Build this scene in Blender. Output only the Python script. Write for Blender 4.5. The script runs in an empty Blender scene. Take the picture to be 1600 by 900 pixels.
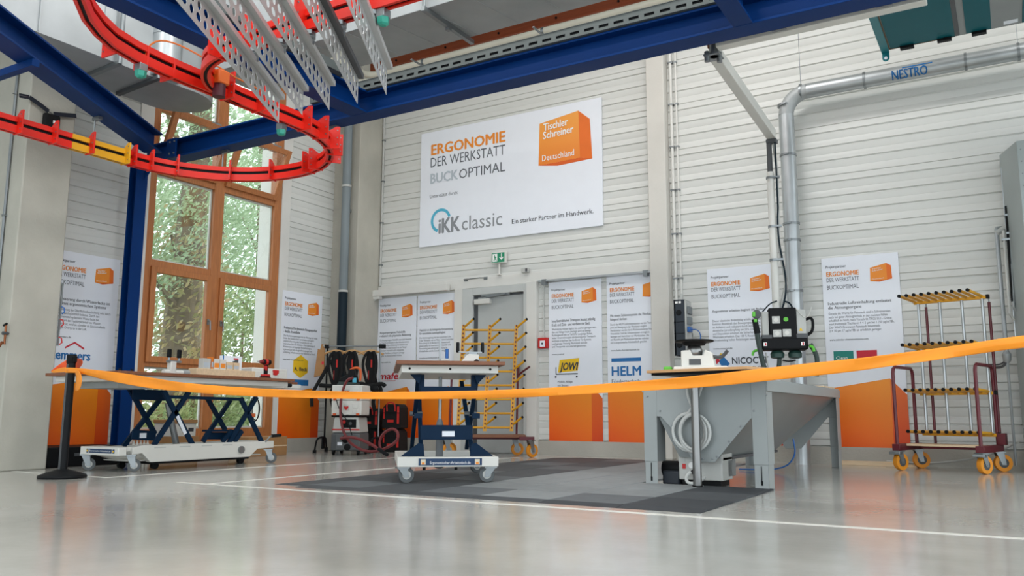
import bpy, bmesh, math, random
from mathutils import Vector, Matrix
random.seed(7)
SC = bpy.context.scene
COL = SC.collection
# ------------------------------------------------------------------ camera
F, YAW, PIT, ROL = 1306.66, -0.536302, 0.148841, 0.0028545      # focal length in pixels of a 1600x900 frame
CAM = Vector((0, 0, .52))
FW = Vector((math.sin(YAW)*math.cos(PIT), math.cos(YAW)*math.cos(PIT), math.sin(PIT)))
_r = Vector((math.cos(YAW), -math.sin(YAW), 0)); _u = _r.cross(FW)
RT = _r*math.cos(ROL) + _u*math.sin(ROL); UP = -_r*math.sin(ROL) + _u*math.cos(ROL)
cd = bpy.data.cameras.new('camera'); cam = bpy.data.objects.new('camera', cd); COL.objects.link(cam)
cd.sensor_width = 36; cd.sensor_fit = 'HORIZONTAL'; cd.lens = F/1600*36; cd.clip_end = 200
cam.matrix_world = Matrix(((RT.x, UP.x, -FW.x, CAM.x), (RT.y, UP.y, -FW.y, CAM.y), (RT.z, UP.z, -FW.z, CAM.z), (0, 0, 0, 1)))
SC.camera = cam
# ------------------------------------------------------------------ light and exposure
vs = SC.view_settings
vs.view_transform = 'Standard'; vs.look = 'None'; vs.gamma = 1; vs.exposure = 0.38; vs.use_curve_mapping = False
wd = bpy.data.worlds.new('overcast_sky'); SC.world = wd; wd.use_nodes = True
bgn = wd.node_tree.nodes['Background']; bgn.inputs[0].default_value = (.86, .945, 1.0, 1); bgn.inputs[1].default_value = 2.0
def area_lamp(name, loc, sx, sy, power, col=(1, .985, .97)):
    l = bpy.data.lights.new(name, 'AREA'); l.shape = 'RECTANGLE'; l.size = sx; l.size_y = sy; l.energy = power; l.color = col
    o = bpy.data.objects.new(name, l); COL.objects.link(o); o.location = loc; return o
for x, y in ((-6, 1.5), (-2.5, 1.5), (1.5, 1.5), (-6, 4.6), (-2.5, 4.6), (1.5, 4.6), (1.5, 7.2), (-2.5, 7.2), (-5.3, 7.0)):
    area_lamp('added_ceiling_light', (x, y, 6.1), 1.5, .4, 18 if x == -5.3 else 45)  # unseen lights added for downward light; the weak one brightens the left wall

# pixel -> place helpers (a pixel gives a direction; the distance comes from the plane it lies on)
def ray(x, y): return FW + RT*((x-800)/F) - UP*((y-450)/F)
def onz(x, y, z=0.): d = ray(x, y); return CAM + d*((z-CAM.z)/d.z)
def ony(x, y, Y): d = ray(x, y); return CAM + d*((Y-CAM.y)/d.y)
def onx(x, y, X): d = ray(x, y); return CAM + d*((X-CAM.x)/d.x)
def zat(X, Y, py):                                   # height above (X, Y) that is seen at image row py
    k = (450-py)/F; a = Vector((X, Y, -CAM.z)); n = UP - FW*k
    return -(a.dot(n))/n.z
# ------------------------------------------------------------------ materials
def lin(c):
    if isinstance(c, str): c = [int(c[i:i+2], 16)/255 for i in (0, 2, 4)]
    return tuple(((v+.055)/1.055)**2.4 if v > .04045 else v/12.92 for v in c) + (1,)
MATS = {}
def mat(name, col, rough=.5, metal=0., var=.0, scale=6., bump=0., bscale=60., stretch=None, coat=0., emit=0., spec=.5):
    if name in MATS: return MATS[name]
    m = bpy.data.materials.new(name); m.use_nodes = True; nt = m.node_tree; b = nt.nodes['Principled BSDF']
    c = lin(col); b.inputs['Base Color'].default_value = c; b.inputs['Roughness'].default_value = rough
    b.inputs['Metallic'].default_value = metal; b.inputs['Specular IOR Level'].default_value = spec
    if coat: b.inputs['Coat Weight'].default_value = coat; b.inputs['Coat Roughness'].default_value = .1
    if emit: b.inputs['Emission Color'].default_value = c; b.inputs['Emission Strength'].default_value = emit
    tc = nt.nodes.new('ShaderNodeTexCoord'); src = tc.outputs['Object']
    if stretch:
        mp = nt.nodes.new('ShaderNodeMapping'); mp.inputs['Scale'].default_value = stretch; nt.links.new(src, mp.inputs[0]); src = mp.outputs[0]
    nz = nt.nodes.new('ShaderNodeTexNoise'); nz.inputs['Scale'].default_value = scale; nz.inputs['Detail'].default_value = 5
    nt.links.new(src, nz.inputs['Vector'])
    v = var if var else .03
    rp = nt.nodes.new('ShaderNodeValToRGB'); rp.color_ramp.elements[0].position = .3; rp.color_ramp.elements[1].position = .7
    rp.color_ramp.elements[0].color = tuple(x*(1-v) for x in c[:3]) + (1,)
    rp.color_ramp.elements[1].color = tuple(min(1, x*(1+v)) for x in c[:3]) + (1,)
    nt.links.new(nz.outputs['Fac'], rp.inputs[0]); nt.links.new(rp.outputs[0], b.inputs['Base Color'])
    if bump:
        n2 = nt.nodes.new('ShaderNodeTexNoise'); n2.inputs['Scale'].default_value = bscale; nt.links.new(src, n2.inputs['Vector'])
        bp = nt.nodes.new('ShaderNodeBump'); bp.inputs['Strength'].default_value = bump; bp.inputs['Distance'].default_value = .01
        nt.links.new(n2.outputs['Fac'], bp.inputs['Height']); nt.links.new(bp.outputs[0], b.inputs['Normal'])
    MATS[name] = m; return m
def grad(name, ca, cb, ax, a, b, rough=.45):                     # printed two-colour gradient along a diagonal in object space
    m = bpy.data.materials.new(name); m.use_nodes = True; nt = m.node_tree; bs = nt.nodes['Principled BSDF']
    bs.inputs['Roughness'].default_value = rough
    tc = nt.nodes.new('ShaderNodeTexCoord'); dt = nt.nodes.new('ShaderNodeVectorMath'); dt.operation = 'DOT_PRODUCT'
    dt.inputs[1].default_value = ax; nt.links.new(tc.outputs['Object'], dt.inputs[0])
    mr = nt.nodes.new('ShaderNodeMapRange'); mr.inputs[1].default_value = a; mr.inputs[2].default_value = b
    nt.links.new(dt.outputs['Value'], mr.inputs[0])
    rp = nt.nodes.new('ShaderNodeValToRGB'); rp.color_ramp.elements[0].color = lin(ca); rp.color_ramp.elements[1].color = lin(cb)
    nt.links.new(mr.outputs[0], rp.inputs[0]); nt.links.new(rp.outputs[0], bs.inputs['Base Color'])
    return m
panel_m = mat('painted_steel_siding', 'D7D8D4', .42, var=.02, scale=1.5)
conc_m = mat('cast_concrete', 'B4B1A6', .8, var=.10, scale=2.2, bump=.25, bscale=35)
conc_d = mat('plinth_concrete', 'B4B1A8', .85, var=.08, scale=3, bump=.3, bscale=40)
trim_m = mat('white_trim', 'DEDDD8', .45, var=.02)
door_m = mat('grey_door_paint', 'B3B7B6', .5, var=.02)
frame_g = mat('door_frame_paint', 'C6C9C7', .5)
blue_m = mat('blue_beam_paint', '03306A', .45, var=.06, scale=3, spec=.12)
navy_m = mat('navy_machine_paint', '07253F', .5, var=.05, spec=.15)
red_m = mat('red_rail_paint', 'DE2516', .35, var=.06, scale=4)
yel_m = mat('yellow_paint', 'DFA21C', .4, var=.06)
dred_m = mat('oxblood_paint', '5E1420', .4, var=.06)
galv_m = mat('galvanised_sheet', 'B4B9BB', .38, .75, var=.08, scale=5)
galvm_m = mat('galvanised_matte', 'A7ABAC', .55, .35, var=.09, scale=3)
zinc_m = mat('zinc_part', '8F9496', .38, .85, var=.05)
white_m = mat('powder_white', 'D9D8D2', .45, var=.02)
black_m = mat('black_plastic', '0C0E11', .55, var=.1, spec=.2)
blackf_m = mat('black_fabric', '0A0B0D', .9, var=.2, scale=30, bump=.3, bscale=200)
rubber_m = mat('grey_rubber', '585C5E', .7, var=.05)
tread_m = mat('orange_tread', 'E08E1A', .5, var=.06)
steel_m = mat('brushed_steel', '8A8A89', .3, .95, var=.04, scale=40, stretch=(1, 1, .05))
wood_m = mat('oak_laminate', '7C4C31', .5, var=.18, scale=5, stretch=(1, 9, 9))
pale_wood = mat('pale_spruce', 'DDC4A2', .6, var=.10, scale=4, stretch=(1, 12, 12))
winwood = mat('larch_window_frame', 'B57240', .45, var=.16, scale=5, stretch=(14, 14, 1))
glulam = mat('brown_glulam', '9C4A22', .6, var=.15, scale=4, stretch=(.6, 12, 12))
cream_m = mat('cream_pipe_sleeve', 'D9D2BF', .6, var=.03)
teal_m = mat('teal_paint', '00707A', .4, var=.04)
grey_m = mat('grey_machine_paint', '9AA0A0', .42, .0, var=.04, scale=3)
dgrey_m = mat('dark_grey_metal', '4A4D50', .5, var=.06)
lgrey_m = mat('light_grey_plastic', 'BFC0BC', .5, var=.03)
orange_m = mat('orange_tape', 'F8941A', .55, var=.05, scale=8)
redp_m = mat('red_plastic', 'C4201E', .45)
green_m = mat('sign_green', '138A63', .5)
lime_m = mat('lime_plastic', '5FBE3A', .45)
bluep_m = mat('blue_plastic', '1A5FA8', .4)
paper_m = mat('white_print_board', 'ECF0F8', .5, var=.01)
ink_m = mat('dark_ink', '3A3D44', .6)
inkl_m = mat('grey_ink', '5A5E66', .6)
inkp_m = mat('pale_grey_ink', 'B9C3CC', .6)
inko_m = mat('orange_ink', 'F0902E', .6)
inkb_m = mat('blue_ink', '1D6FB0', .6)
inkr_m = mat('red_ink', 'C92033', .6)
inkt_m = mat('cyan_ink', '52B3CF', .6)
inky_m = mat('yellow_ink', 'EFC21E', .6)
inkg_m = mat('teal_ink', '1F8479', .6)
inkw_m = mat('white_ink', 'F4F4F2', .6)
kraft_m = mat('brown_kraft', 'A67B4F', .8, var=.1)
bluet_m = mat('dark_blue_tube', '12242E', .5, spec=.2)
grayt_m = mat('grey_downpipe', '7C868A', .5, var=.03)
hose_m = mat('dark_red_hose', '74282B', .5, var=.08)
hosew_m = mat('white_hose', 'C9CBC8', .4)
hoseg_m = mat('dark_green_hose', '2B3A36', .55)
copper_m = mat('copper_fitting', '8C5638', .35, .8)
# ------------------------------------------------------------------ mesh helpers
class MB:
    def __init__(s): s.v = []; s.f = []; s.weld = False
    def add(s, vs_, fs):
        o = len(s.v); s.v += [Vector(v) for v in vs_]; s.f += [tuple(i+o for i in f) for f in fs]; return s
    def bx(s, x0, x1, y0, y1, z0, z1, M=None):
        p = [(x0, y0, z0), (x1, y0, z0), (x1, y1, z0), (x0, y1, z0), (x0, y0, z1), (x1, y0, z1), (x1, y1, z1), (x0, y1, z1)]
        if M: p = [M @ Vector(q) for q in p]
        return s.add(p, [(0, 3, 2, 1), (4, 5, 6, 7), (0, 1, 5, 4), (1, 2, 6, 5), (2, 3, 7, 6), (3, 0, 4, 7)])
    def bar(s, a, b, w, h, up=(0, 0, 1)):                         # rectangular bar from a to b
        a, b = Vector(a), Vector(b); d = (b-a); L = d.length; d.normalize(); up = Vector(up)
        if abs(d.dot(up)) > .98: up = Vector((1, 0, 0))
        x = d.cross(up).normalized(); y = x.cross(d)
        p = [c + x*(sx*w/2) + y*(sy*h/2) for c in (a, b) for sx, sy in ((-1, -1), (1, -1), (1, 1), (-1, 1))]
        return s.add(p, [(0, 1, 2, 3), (7, 6, 5, 4), (0, 4, 5, 1), (1, 5, 6, 2), (2, 6, 7, 3), (3, 7, 4, 0)])
    def cyl(s, a, b, r, n=12, r2=None):
        a, b = Vector(a), Vector(b); d = (b-a).normalized(); t = Vector((0, 0, 1)) if abs(d.z) < .9 else Vector((1, 0, 0))
        x = d.cross(t).normalized(); y = d.cross(x); r2 = r if r2 is None else r2
        p = [c + (x*math.cos(2*math.pi*i/n) + y*math.sin(2*math.pi*i/n))*q for c, q in ((a, r), (b, r2)) for i in range(n)]
        return s.add(p, [(i, (i+1) % n, n+(i+1) % n, n+i) for i in range(n)] + [tuple(range(n))[::-1], tuple(range(n, 2*n))])
    def tube(s, pts, r, n=8, closed=False):
        pts = [Vector(p) for p in pts]; m = len(pts); rings = []; x = None
        for i, p in enumerate(pts):
            a = pts[i-1] if (i > 0 or closed) else p; b = pts[(i+1) % m] if (i < m-1 or closed) else p
            d = (b-a).normalized()
            if x is None:
                t = Vector((0, 0, 1)) if abs(d.z) < .9 else Vector((1, 0, 0)); x = d.cross(t).normalized()
            x = (x - d*x.dot(d)).normalized(); y = d.cross(x); rr = r[i] if isinstance(r, (list, tuple)) else r
            rings += [p + (x*math.cos(2*math.pi*k/n) + y*math.sin(2*math.pi*k/n))*rr for k in range(n)]
        fs = []
        for i in range(m if closed else m-1):
            j = (i+1) % m
            fs += [(i*n+k, i*n+(k+1) % n, j*n+(k+1) % n, j*n+k) for k in range(n)]
        if not closed: fs += [tuple(range(n))[::-1], tuple(range((m-1)*n, m*n))]
        return s.add(rings, fs)
    def prism(s, poly, a, b, axis='y'):                            # polygon extruded along an axis; 'y': (x,z) 'x': (y,z) 'z': (x,y)
        def P(q, t): return (q[0], t, q[1]) if axis == 'y' else ((t, q[0], q[1]) if axis == 'x' else (q[0], q[1], t))
        n = len(poly)
        return s.add([P(q, a) for q in poly] + [P(q, b) for q in poly],
                     [tuple(range(n)), tuple(range(2*n-1, n-1, -1))] + [(i, n+i, n+(i+1) % n, (i+1) % n) for i in range(n)])
    def lathe(s, prof, c=(0, 0, 0), n=20, axis='z'):               # (radius, height) profile about an axis
        c = Vector(c); vs_ = []
        for r, z in prof:
            for i in range(n):
                a = 2*math.pi*i/n; q = (r*math.cos(a), r*math.sin(a), z)
                q = q if axis == 'z' else ((q[0], q[2], q[1]) if axis == 'y' else (q[2], q[0], q[1]))
                vs_.append(c + Vector(q))
        m = len(prof); fs = [(i*n+k, i*n+(k+1) % n, (i+1)*n+(k+1) % n, (i+1)*n+k) for i in range(m-1) for k in range(n)]
        fs += [tuple(range(n))[::-1], tuple(range((m-1)*n, m*n))]
        return s.add(vs_, fs)
    def sweep(s, prof, pts, closed=False):                         # (offset, height) profile along a horizontal path
        pts = [Vector(p) for p in pts]; m = len(pts); n = len(prof); vs_ = []
        for i, p in enumerate(pts):
            a = pts[max(i-1, 0)]; b = pts[min(i+1, m-1)]; d = b-a; d.z = 0; d.normalize(); x = Vector((d.y, -d.x, 0))
            vs_ += [p + x*q[0] + Vector((0, 0, q[1])) for q in prof]
        fs = [(i*n+k, i*n+(k+1) % n, (i+1)*n+(k+1) % n, (i+1)*n+k) for i in range(m-1) for k in range(n)]
        fs += [tuple(range(n)), tuple(range((m-1)*n, m*n))[::-1]]
        return s.add(vs_, fs)
    def face(s, pts): return s.add(pts, [tuple(range(len(pts)))])
    def mesh(s, name, m, sm=True, keep=False):
        me = bpy.data.meshes.new(name); me.from_pydata([tuple(v) for v in s.v], [], s.f)
        if not keep:
            bm = bmesh.new(); bm.from_mesh(me)
            if s.weld: bmesh.ops.remove_doubles(bm, verts=bm.verts, dist=1e-5)
            bmesh.ops.recalc_face_normals(bm, faces=bm.faces); bm.to_mesh(me); bm.free()
        if sm:
            me.polygons.foreach_set('use_smooth', [True]*len(me.polygons)); me.set_sharp_from_angle(angle=math.radians(32))
        me.materials.append(m); return me
    def build(s, name, m, parent=None, bevel=0., sm=True, keep=False):
        o = bpy.data.objects.new(name, s.mesh(name, m, sm, keep)); COL.objects.link(o)
        if parent: o.parent = parent
        if bevel:
            b = o.modifiers.new('bevel', 'BEVEL'); b.width = bevel; b.segments = 2; b.limit_method = 'ANGLE'; b.angle_limit = .7
        return o
def thing(name, label, cat, loc=(0, 0, 0), rz=0., group=None):
    o = bpy.data.objects.new(name, None); COL.objects.link(o); o.location = loc; o.rotation_euler = (0, 0, rz); o.empty_display_size = .1
    return tag(o, label, cat, group)
def tag(o, label, cat, group=None):
    o['label'] = label; o['category'] = cat
    if group: o['group'] = group
    return o
def struct(o, label=None):
    o['kind'] = 'structure'
    if label: o['label'] = label
    return o
def sempty(name, label, loc=(0, 0, 0), rz=0.):
    o = bpy.data.objects.new(name, None); COL.objects.link(o); o.location = loc; o.rotation_euler = (0, 0, rz); return struct(o, label)
def copyobj(o, parent=None, loc=None, rz=None):
    c = o.copy(); COL.objects.link(c)
    if parent is not None: c.parent = parent
    if loc is not None: c.location = loc
    if rz is not None: c.rotation_euler = (0, 0, rz)
    return c
def copytree(o, parent=None):
    c = o.copy(); COL.objects.link(c); c.parent = parent
    for ch in list(o.children): copytree(ch, c)
    return c
_tc = {}
def glyphs(s, bold, spacing=1.0):
    k = (s, bold, spacing)
    if k not in _tc:
        cu = bpy.data.curves.new('t', 'FONT'); cu.body = s; cu.size = 1; cu.resolution_u = 2; cu.offset = bold; cu.space_character = spacing
        cu.space_line = 1.0; cu.fill_mode = 'FRONT'
        ob = bpy.data.objects.new('t', cu); COL.objects.link(ob); bpy.context.view_layer.update()
        me = ob.evaluated_get(bpy.context.evaluated_depsgraph_get()).to_mesh()
        _tc[k] = ([tuple(v.co) for v in me.vertices], [tuple(p.vertices) for p in me.polygons])
        ob.evaluated_get(bpy.context.evaluated_depsgraph_get()).to_mesh_clear()
        bpy.data.objects.remove(ob); bpy.data.curves.remove(cu)
    return _tc[k]
def text(s, parent, x, z, h, m, w=None, name='lettering', bold=0., y=-.002, shear=0., M=None, total=False, spacing=1.0):
    """flat print: baseline-left at (x, z) of the parent's local x-z plane, h = cap height (or full block height if total), w = fitted width"""
    V, Fc = glyphs(s, 0, spacing)
    if bold:
        n = len(V); sh = [(-bold, 0), (0, 0), (bold, 0), (0, bold*.5), (0, -bold*.5)] if bold > .015 else [(-bold*.7, 0), (bold*.7, 0)]
        V = [(v[0]+a, v[1]+b_, k_*.0006) for k_, (a, b_) in enumerate(sh) for v in V]; Fc = [tuple(i+n*k for i in fc) for k in range(len(sh)) for fc in Fc]
    x0 = min(v[0] for v in V); x1 = max(v[0] for v in V); y0 = min(v[1] for v in V); y1 = max(v[1] for v in V)
    if total: k = h/(y1-y0); zo = y0
    else: k = h/.70; zo = 0
    kx = (w/(x1-x0)) if w else k
    mb = MB(); mb.v = [Vector((x+(v[0]-x0)*kx+shear*(v[1]-zo)*k, y-v[2], z+(v[1]-zo)*k)) for v in V]; mb.f = [f for f in Fc if len(set(f)) == len(f)]
    if M: mb.v = [M @ v for v in mb.v]
    return mb.build(name, m, parent, sm=False, keep=True)
def flat(parent, name, m, poly, y=-.0015):
    return MB().face([(p[0], y, p[1]) for p in poly]).build(name, m, parent, sm=False, keep=True)
def arc(cx, cz, r, a0, a1, n=16): return [(cx+r*math.cos(math.radians(a0+(a1-a0)*i/n)), cz+r*math.sin(math.radians(a0+(a1-a0)*i/n))) for i in range(n+1)]
def bez(p0, p1, p2, p3, n=16):
    p0, p1, p2, p3 = map(Vector, (p0, p1, p2, p3))
    return [p0*(1-t)**3 + p1*3*t*(1-t)**2 + p2*3*t*t*(1-t) + p3*t**3 for t in (i/n for i in range(n+1))]
def chaikin(pts, it=3, closed=False):
    pts = [Vector(p) for p in pts]
    for _ in range(it):
        q = [] if closed else [pts[0]]
        for i in range(len(pts) if closed else len(pts)-1):
            a, b = pts[i], pts[(i+1) % len(pts)]; q += [a*.75+b*.25, a*.25+b*.75]
        if not closed: q.append(pts[-1])
        pts = q
    return pts
def caster(parent, x, y, r, tread, hub, swivel=0., width=.035, top=None):
    """wheel, tyre and fork standing on z = 0 of the parent"""
    top = top or r*2+.03
    R_ = Matrix.Translation((x, y, 0)) @ Matrix.Rotation(swivel, 4, 'Z'); off = .03
    a = MB(); a.lathe([(r*.8, -width/2), (r*.97, -width/2), (r, -width/2+.006), (r, width/2-.006), (r*.97, width/2), (r*.8, width/2)], (off, 0, r), 24, 'y')
    a.v = [R_ @ v for v in a.v]; w = a.build('wheel', tread, parent)
    b = MB(); b.lathe([(r*.25, -width/2-.004), (r*.3, -width/2-.004), (r*.82, -width/2+.004), (r*.82, width/2-.004), (r*.3, width/2+.004), (r*.25, width/2+.004)], (off, 0, r), 16, 'y')
    b.v = [R_ @ v for v in b.v]; b.build('hub', hub, w)
    c = MB()
    for s_ in (-1, 1):
        yy = s_*(width/2+.007)
        c.prism([(off-.018, r-.018), (off+.018, r-.018), (.035, top-.01), (-.035, top-.01)], yy-.002, yy+.002)
    c.bx(-.045, .045, -.045, .045, top-.012, top); c.cyl((off, -width/2-.012, r), (off, width/2+.012, r), .007, 8)
    c.v = [R_ @ v for v in c.v]; c.build('fork', zinc_m, parent)
def corner_box(x0, x1, y0, y1, z0, z1, m, name, parent, bevel=.003): return MB().bx(x0, x1, y0, y1, z0, z1).build(name, m, parent, bevel)
# ================================================================== SETTING
WY = 9.52; WX = -8.42                                   # front faces of the back and the window wall
fm = bpy.data.materials.new('polished_concrete_floor'); fm.use_nodes = True
nt = fm.node_tree; b = nt.nodes['Principled BSDF']; tc = nt.nodes.new('ShaderNodeTexCoord')
n1 = nt.nodes.new('ShaderNodeTexNoise'); n1.inputs['Scale'].default_value = .9; n1.inputs['Detail'].default_value = 8; n1.inputs['Roughness'].default_value = .62
rp = nt.nodes.new('ShaderNodeValToRGB'); rp.color_ramp.elements[0].color = lin('A9A8A1'); rp.color_ramp.elements[1].color = lin('C6C5BF')
rp.color_ramp.elements[0].position = .3; rp.color_ramp.elements[1].position = .7
n2 = nt.nodes.new('ShaderNodeTexNoise'); n2.inputs['Scale'].default_value = 2.5; n2.inputs['Detail'].default_value = 6
r2 = nt.nodes.new('ShaderNodeMapRange'); r2.inputs[3].default_value = .13; r2.inputs[4].default_value = .24
n3 = nt.nodes.new('ShaderNodeTexNoise'); n3.inputs['Scale'].default_value = 7; n3.inputs['Detail'].default_value = 3
bp = nt.nodes.new('ShaderNodeBump'); bp.inputs['Strength'].default_value = .05; bp.inputs['Distance'].default_value = .02
for a, c in ((tc.outputs['Object'], n1.inputs['Vector']), (tc.outputs['Object'], n2.inputs['Vector']), (tc.outputs['Object'], n3.inputs['Vector']), (n1.outputs['Fac'], rp.inputs[0]),
             (rp.outputs[0], b.inputs['Base Color']), (n2.outputs['Fac'], r2.inputs[0]), (r2.outputs[0], b.inputs['Roughness']), (n3.outputs['Fac'], bp.inputs['Height']), (bp.outputs[0], b.inputs['Normal'])): nt.links.new(a, c)
b.inputs['Coat Weight'].default_value = .35; b.inputs['Coat Roughness'].default_value = .12
floor = struct(MB().bx(-8.7, 9, -6, 9.8, -.2, 0).build('floor', fm, sm=False), 'polished grey concrete hall floor')
line_m = mat('white_line_paint', 'DCDAD3', .4, var=.04)
for x0, x1, y0, y1 in ((-5.45, 8, 4.235, 4.285), (-7.65, -6.29, 4.225, 4.275), (-6.34, -6.29, 4.275, 9.1), (-5.17, -5.12, 4.285, 9.1)):
    MB().bx(x0, x1, y0, y1, 0, .0015).build('line_marking', line_m, floor)
struct(MB().bx(-8.7, 9, -6, 9.8, 6.2, 6.35).build('ceiling', trim_m), 'pale hall ceiling')
# ---- profiled siding: every cassette is a part of its wall
PER, J0, GR = .577, 2.564, (.082, .245, .411)
def siding(parent, a0, a1, z0, z1, along, face, sgn):
    """one cassette from a0 to a1 along the wall, between heights z0 and z1; grooves pressed into it"""
    k0 = math.floor((z0-J0)/PER)-1; cuts = []; beads = []
    for k in range(k0, k0+5):
        top = J0+(k+1)*PER
        for g in GR: cuts.append((top-g, .013, .011))
        for g in (.163, .328, .495): beads.append(top-g)
    prof = [(.03, z0), (.006, z0), (0, z0+.005)]
    for z, d, hw in sorted(cuts + [(z, 0, 0) for z in beads]):
        if z0+.03 < z < z1-.03 and not d: prof += [(0, z-.012), (.005, z-.003), (.001, z+.009)]
        elif z0+.02 < z < z1-.02: prof += [(0, z-hw), (d, z-hw*.35), (d, z+hw*.2), (-.003, z+hw), (0, z+hw+.03)]
    prof += [(0, z1-.005), (.006, z1), (.03, z1)]
    mb = MB(); n = len(prof)
    pts = lambda t: [((face+sgn*q[0]), t, q[1]) if along == 'y' else (t, face+sgn*q[0], q[1]) for q in prof]
    mb.add(pts(a0)+pts(a1), [(i, i+1, n+i+1, n+i) for i in range(n-1)] + [tuple(range(n)), tuple(range(n, 2*n))])
    return mb.build('siding_panel', panel_m, parent)
rows = [(J0+k*PER, J0+(k+1)*PER) for k in range(-5, 7)]
wb = struct(MB().bx(-8.62, 6, WY+.03, WY+.25, 0, 6.2).build('wall_back', panel_m), 'back wall clad in pale horizontal steel siding')
for z0, z1 in rows:
    z0 = max(z0, .19); z1 = min(z1, 6.2)
    if z1 - z0 < .05: continue
    for a0, a1 in ((-7.95, -3.64), (-3.42, 1.6), (1.6, 6)):
        if a0 == -7.95 and z0 < 2.3:
            if z1 > 2.36: siding(wb, a0, a1, 2.36, z1-.002, 'x', WY, 1); 
            zz = min(z1, 2.22)
            siding(wb, a0, -6.46, z0, zz, 'x', WY, 1); siding(wb, -5.25, a1, z0, zz, 'x', WY, 1)
        else: siding(wb, a0, a1, z0, z1-.002, 'x', WY, 1)
struct(MB().bx(-7.94, -6.46, WY-.02, WY+.03, 0, .18).bx(-5.25, 6, WY-.02, WY+.03, 0, .18).build('baseboard_back', conc_d), 'pale concrete plinth along the back wall')
struct(MB().bx(-7.94, -3.645, WY-.03, WY+.03, 2.22, 2.36).build('trim_1', trim_m, bevel=.004), 'smooth pale sheet band above the door')
struct(MB().bx(-5.40, -5.25, WY-.07, WY+.03, 0, 2.235).build('trim_2', trim_m, bevel=.004), 'white steel jamb right of the door')
struct(MB().bx(-6.56, -6.42, WY-.05, WY+.03, 0, 2.22).build('trim_3', trim_m, bevel=.004), 'white steel jamb left of the door')
# window wall with opening Y 5.94..7.98, Z .12..5.3
O0, O1, OZ0, OZ1 = 5.94, 7.98, .12, 5.3
wl = MB().bx(WX-.36, WX-.03, -6, O0, 0, 6.2).bx(WX-.36, WX-.03, O1, 9.77, 0, 6.2).bx(WX-.36, WX-.03, O0, O1, 0, OZ0).bx(WX-.36, WX-.03, O0, O1, OZ1, 6.2)
wl = struct(wl.build('wall_left', panel_m), 'window wall clad in pale horizontal steel siding')
for z0, z1 in rows:
    z0 = max(z0, .19); z1 = min(z1, 6.2)
    if z1 - z0 < .05: continue
    for a0, a1 in ((.5, 4.11), (4.58, 5.76), (8.14, 9.0)): siding(wl, a0, a1, z0, z1-.002, 'y', WX, -1)
struct(MB().bx(WX-.03, WX+.02, 4.57, O0, 0, .18).bx(WX-.03, WX+.02, O1, 9.0, 0, .18).bx(WX-.03, WX+.02, -6, 4.12, 0, .18).build('baseboard_left', conc_d), 'pale concrete plinth under the window wall')
struct(MB().bx(WX-.03, WX+.012, 5.76, O0, .18, 5.4).bx(WX-.03, WX+.012, O1, 8.14, .18, 5.4).bx(WX-.03, WX+.012, O0, O1, OZ1, 5.4).build('trim_4', trim_m, bevel=.003), 'white sheet casing around the tall window')
struct(MB().bx(WX, -7.70, 4.12, 4.57, 0, 6.2).build('concrete_pillar', conc_m, bevel=.012), 'broad bare concrete pillar at the left edge')
struct(MB().bx(WX-.03, -7.94, 9.0, WY+.03, 0, 6.2).build('concrete_pillar', conc_m, bevel=.008), 'concrete pillar in the corner behind the grey downpipe')
struct(MB().bx(-3.645, -3.416, 9.38, WY+.03, 0, 6.2).build('concrete_pillar', mat('painted_concrete', 'D3D0C9', .75, var=.04, scale=2, bump=.1, bscale=35), bevel=.008), 'slim pale concrete pillar between the big banner and the pipe')
# ---- window
gm = bpy.data.materials.new('window_glass'); gm.use_nodes = True; g = gm.node_tree; g.nodes.remove(g.nodes['Principled BSDF'])
tr = g.nodes.new('ShaderNodeBsdfTransparent'); tr.inputs[0].default_value = (.95, .97, .96, 1); gl = g.nodes.new('ShaderNodeBsdfGlossy'); gl.inputs['Roughness'].default_value = .02
lw_ = g.nodes.new('ShaderNodeLayerWeight'); lw_.inputs[0].default_value = .5; pw = g.nodes.new('ShaderNodeMath'); pw.operation = 'POWER'; pw.inputs[1].default_value = 4.5; lw = g.nodes.new('ShaderNodeMapRange'); lw.inputs[3].default_value = .04; g.links.new(lw_.outputs['Facing'], pw.inputs[0]); g.links.new(pw.outputs[0], lw.inputs[0]); mx = g.nodes.new('ShaderNodeMixShader')
g.links.new(lw.outputs[0], mx.inputs[0]); g.links.new(tr.outputs[0], mx.inputs[1]); g.links.new(gl.outputs[0], mx.inputs[2]); g.links.new(mx.outputs[0], g.nodes['Material Output'].inputs[0])
win = sempty('window_1', 'tall timber framed window with tilted upper sashes', (WX-.03, 0, 0), math.pi/2)
def wb_(name, x0, x1, y0, y1, z0, z1, m=winwood, par=win, bev=.004): return MB().bx(x0, x1, y0, y1, z0, z1).build(name, m, par, bev)
wb_('frame_post', O0, 6.035, -.03, .06, OZ0, OZ1); wb_('frame_post', 7.86, O1, -.03, .06, OZ0, OZ1)
wb_('mullion', 6.865, 7.015, -.03, .06, OZ0, OZ1)
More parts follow.
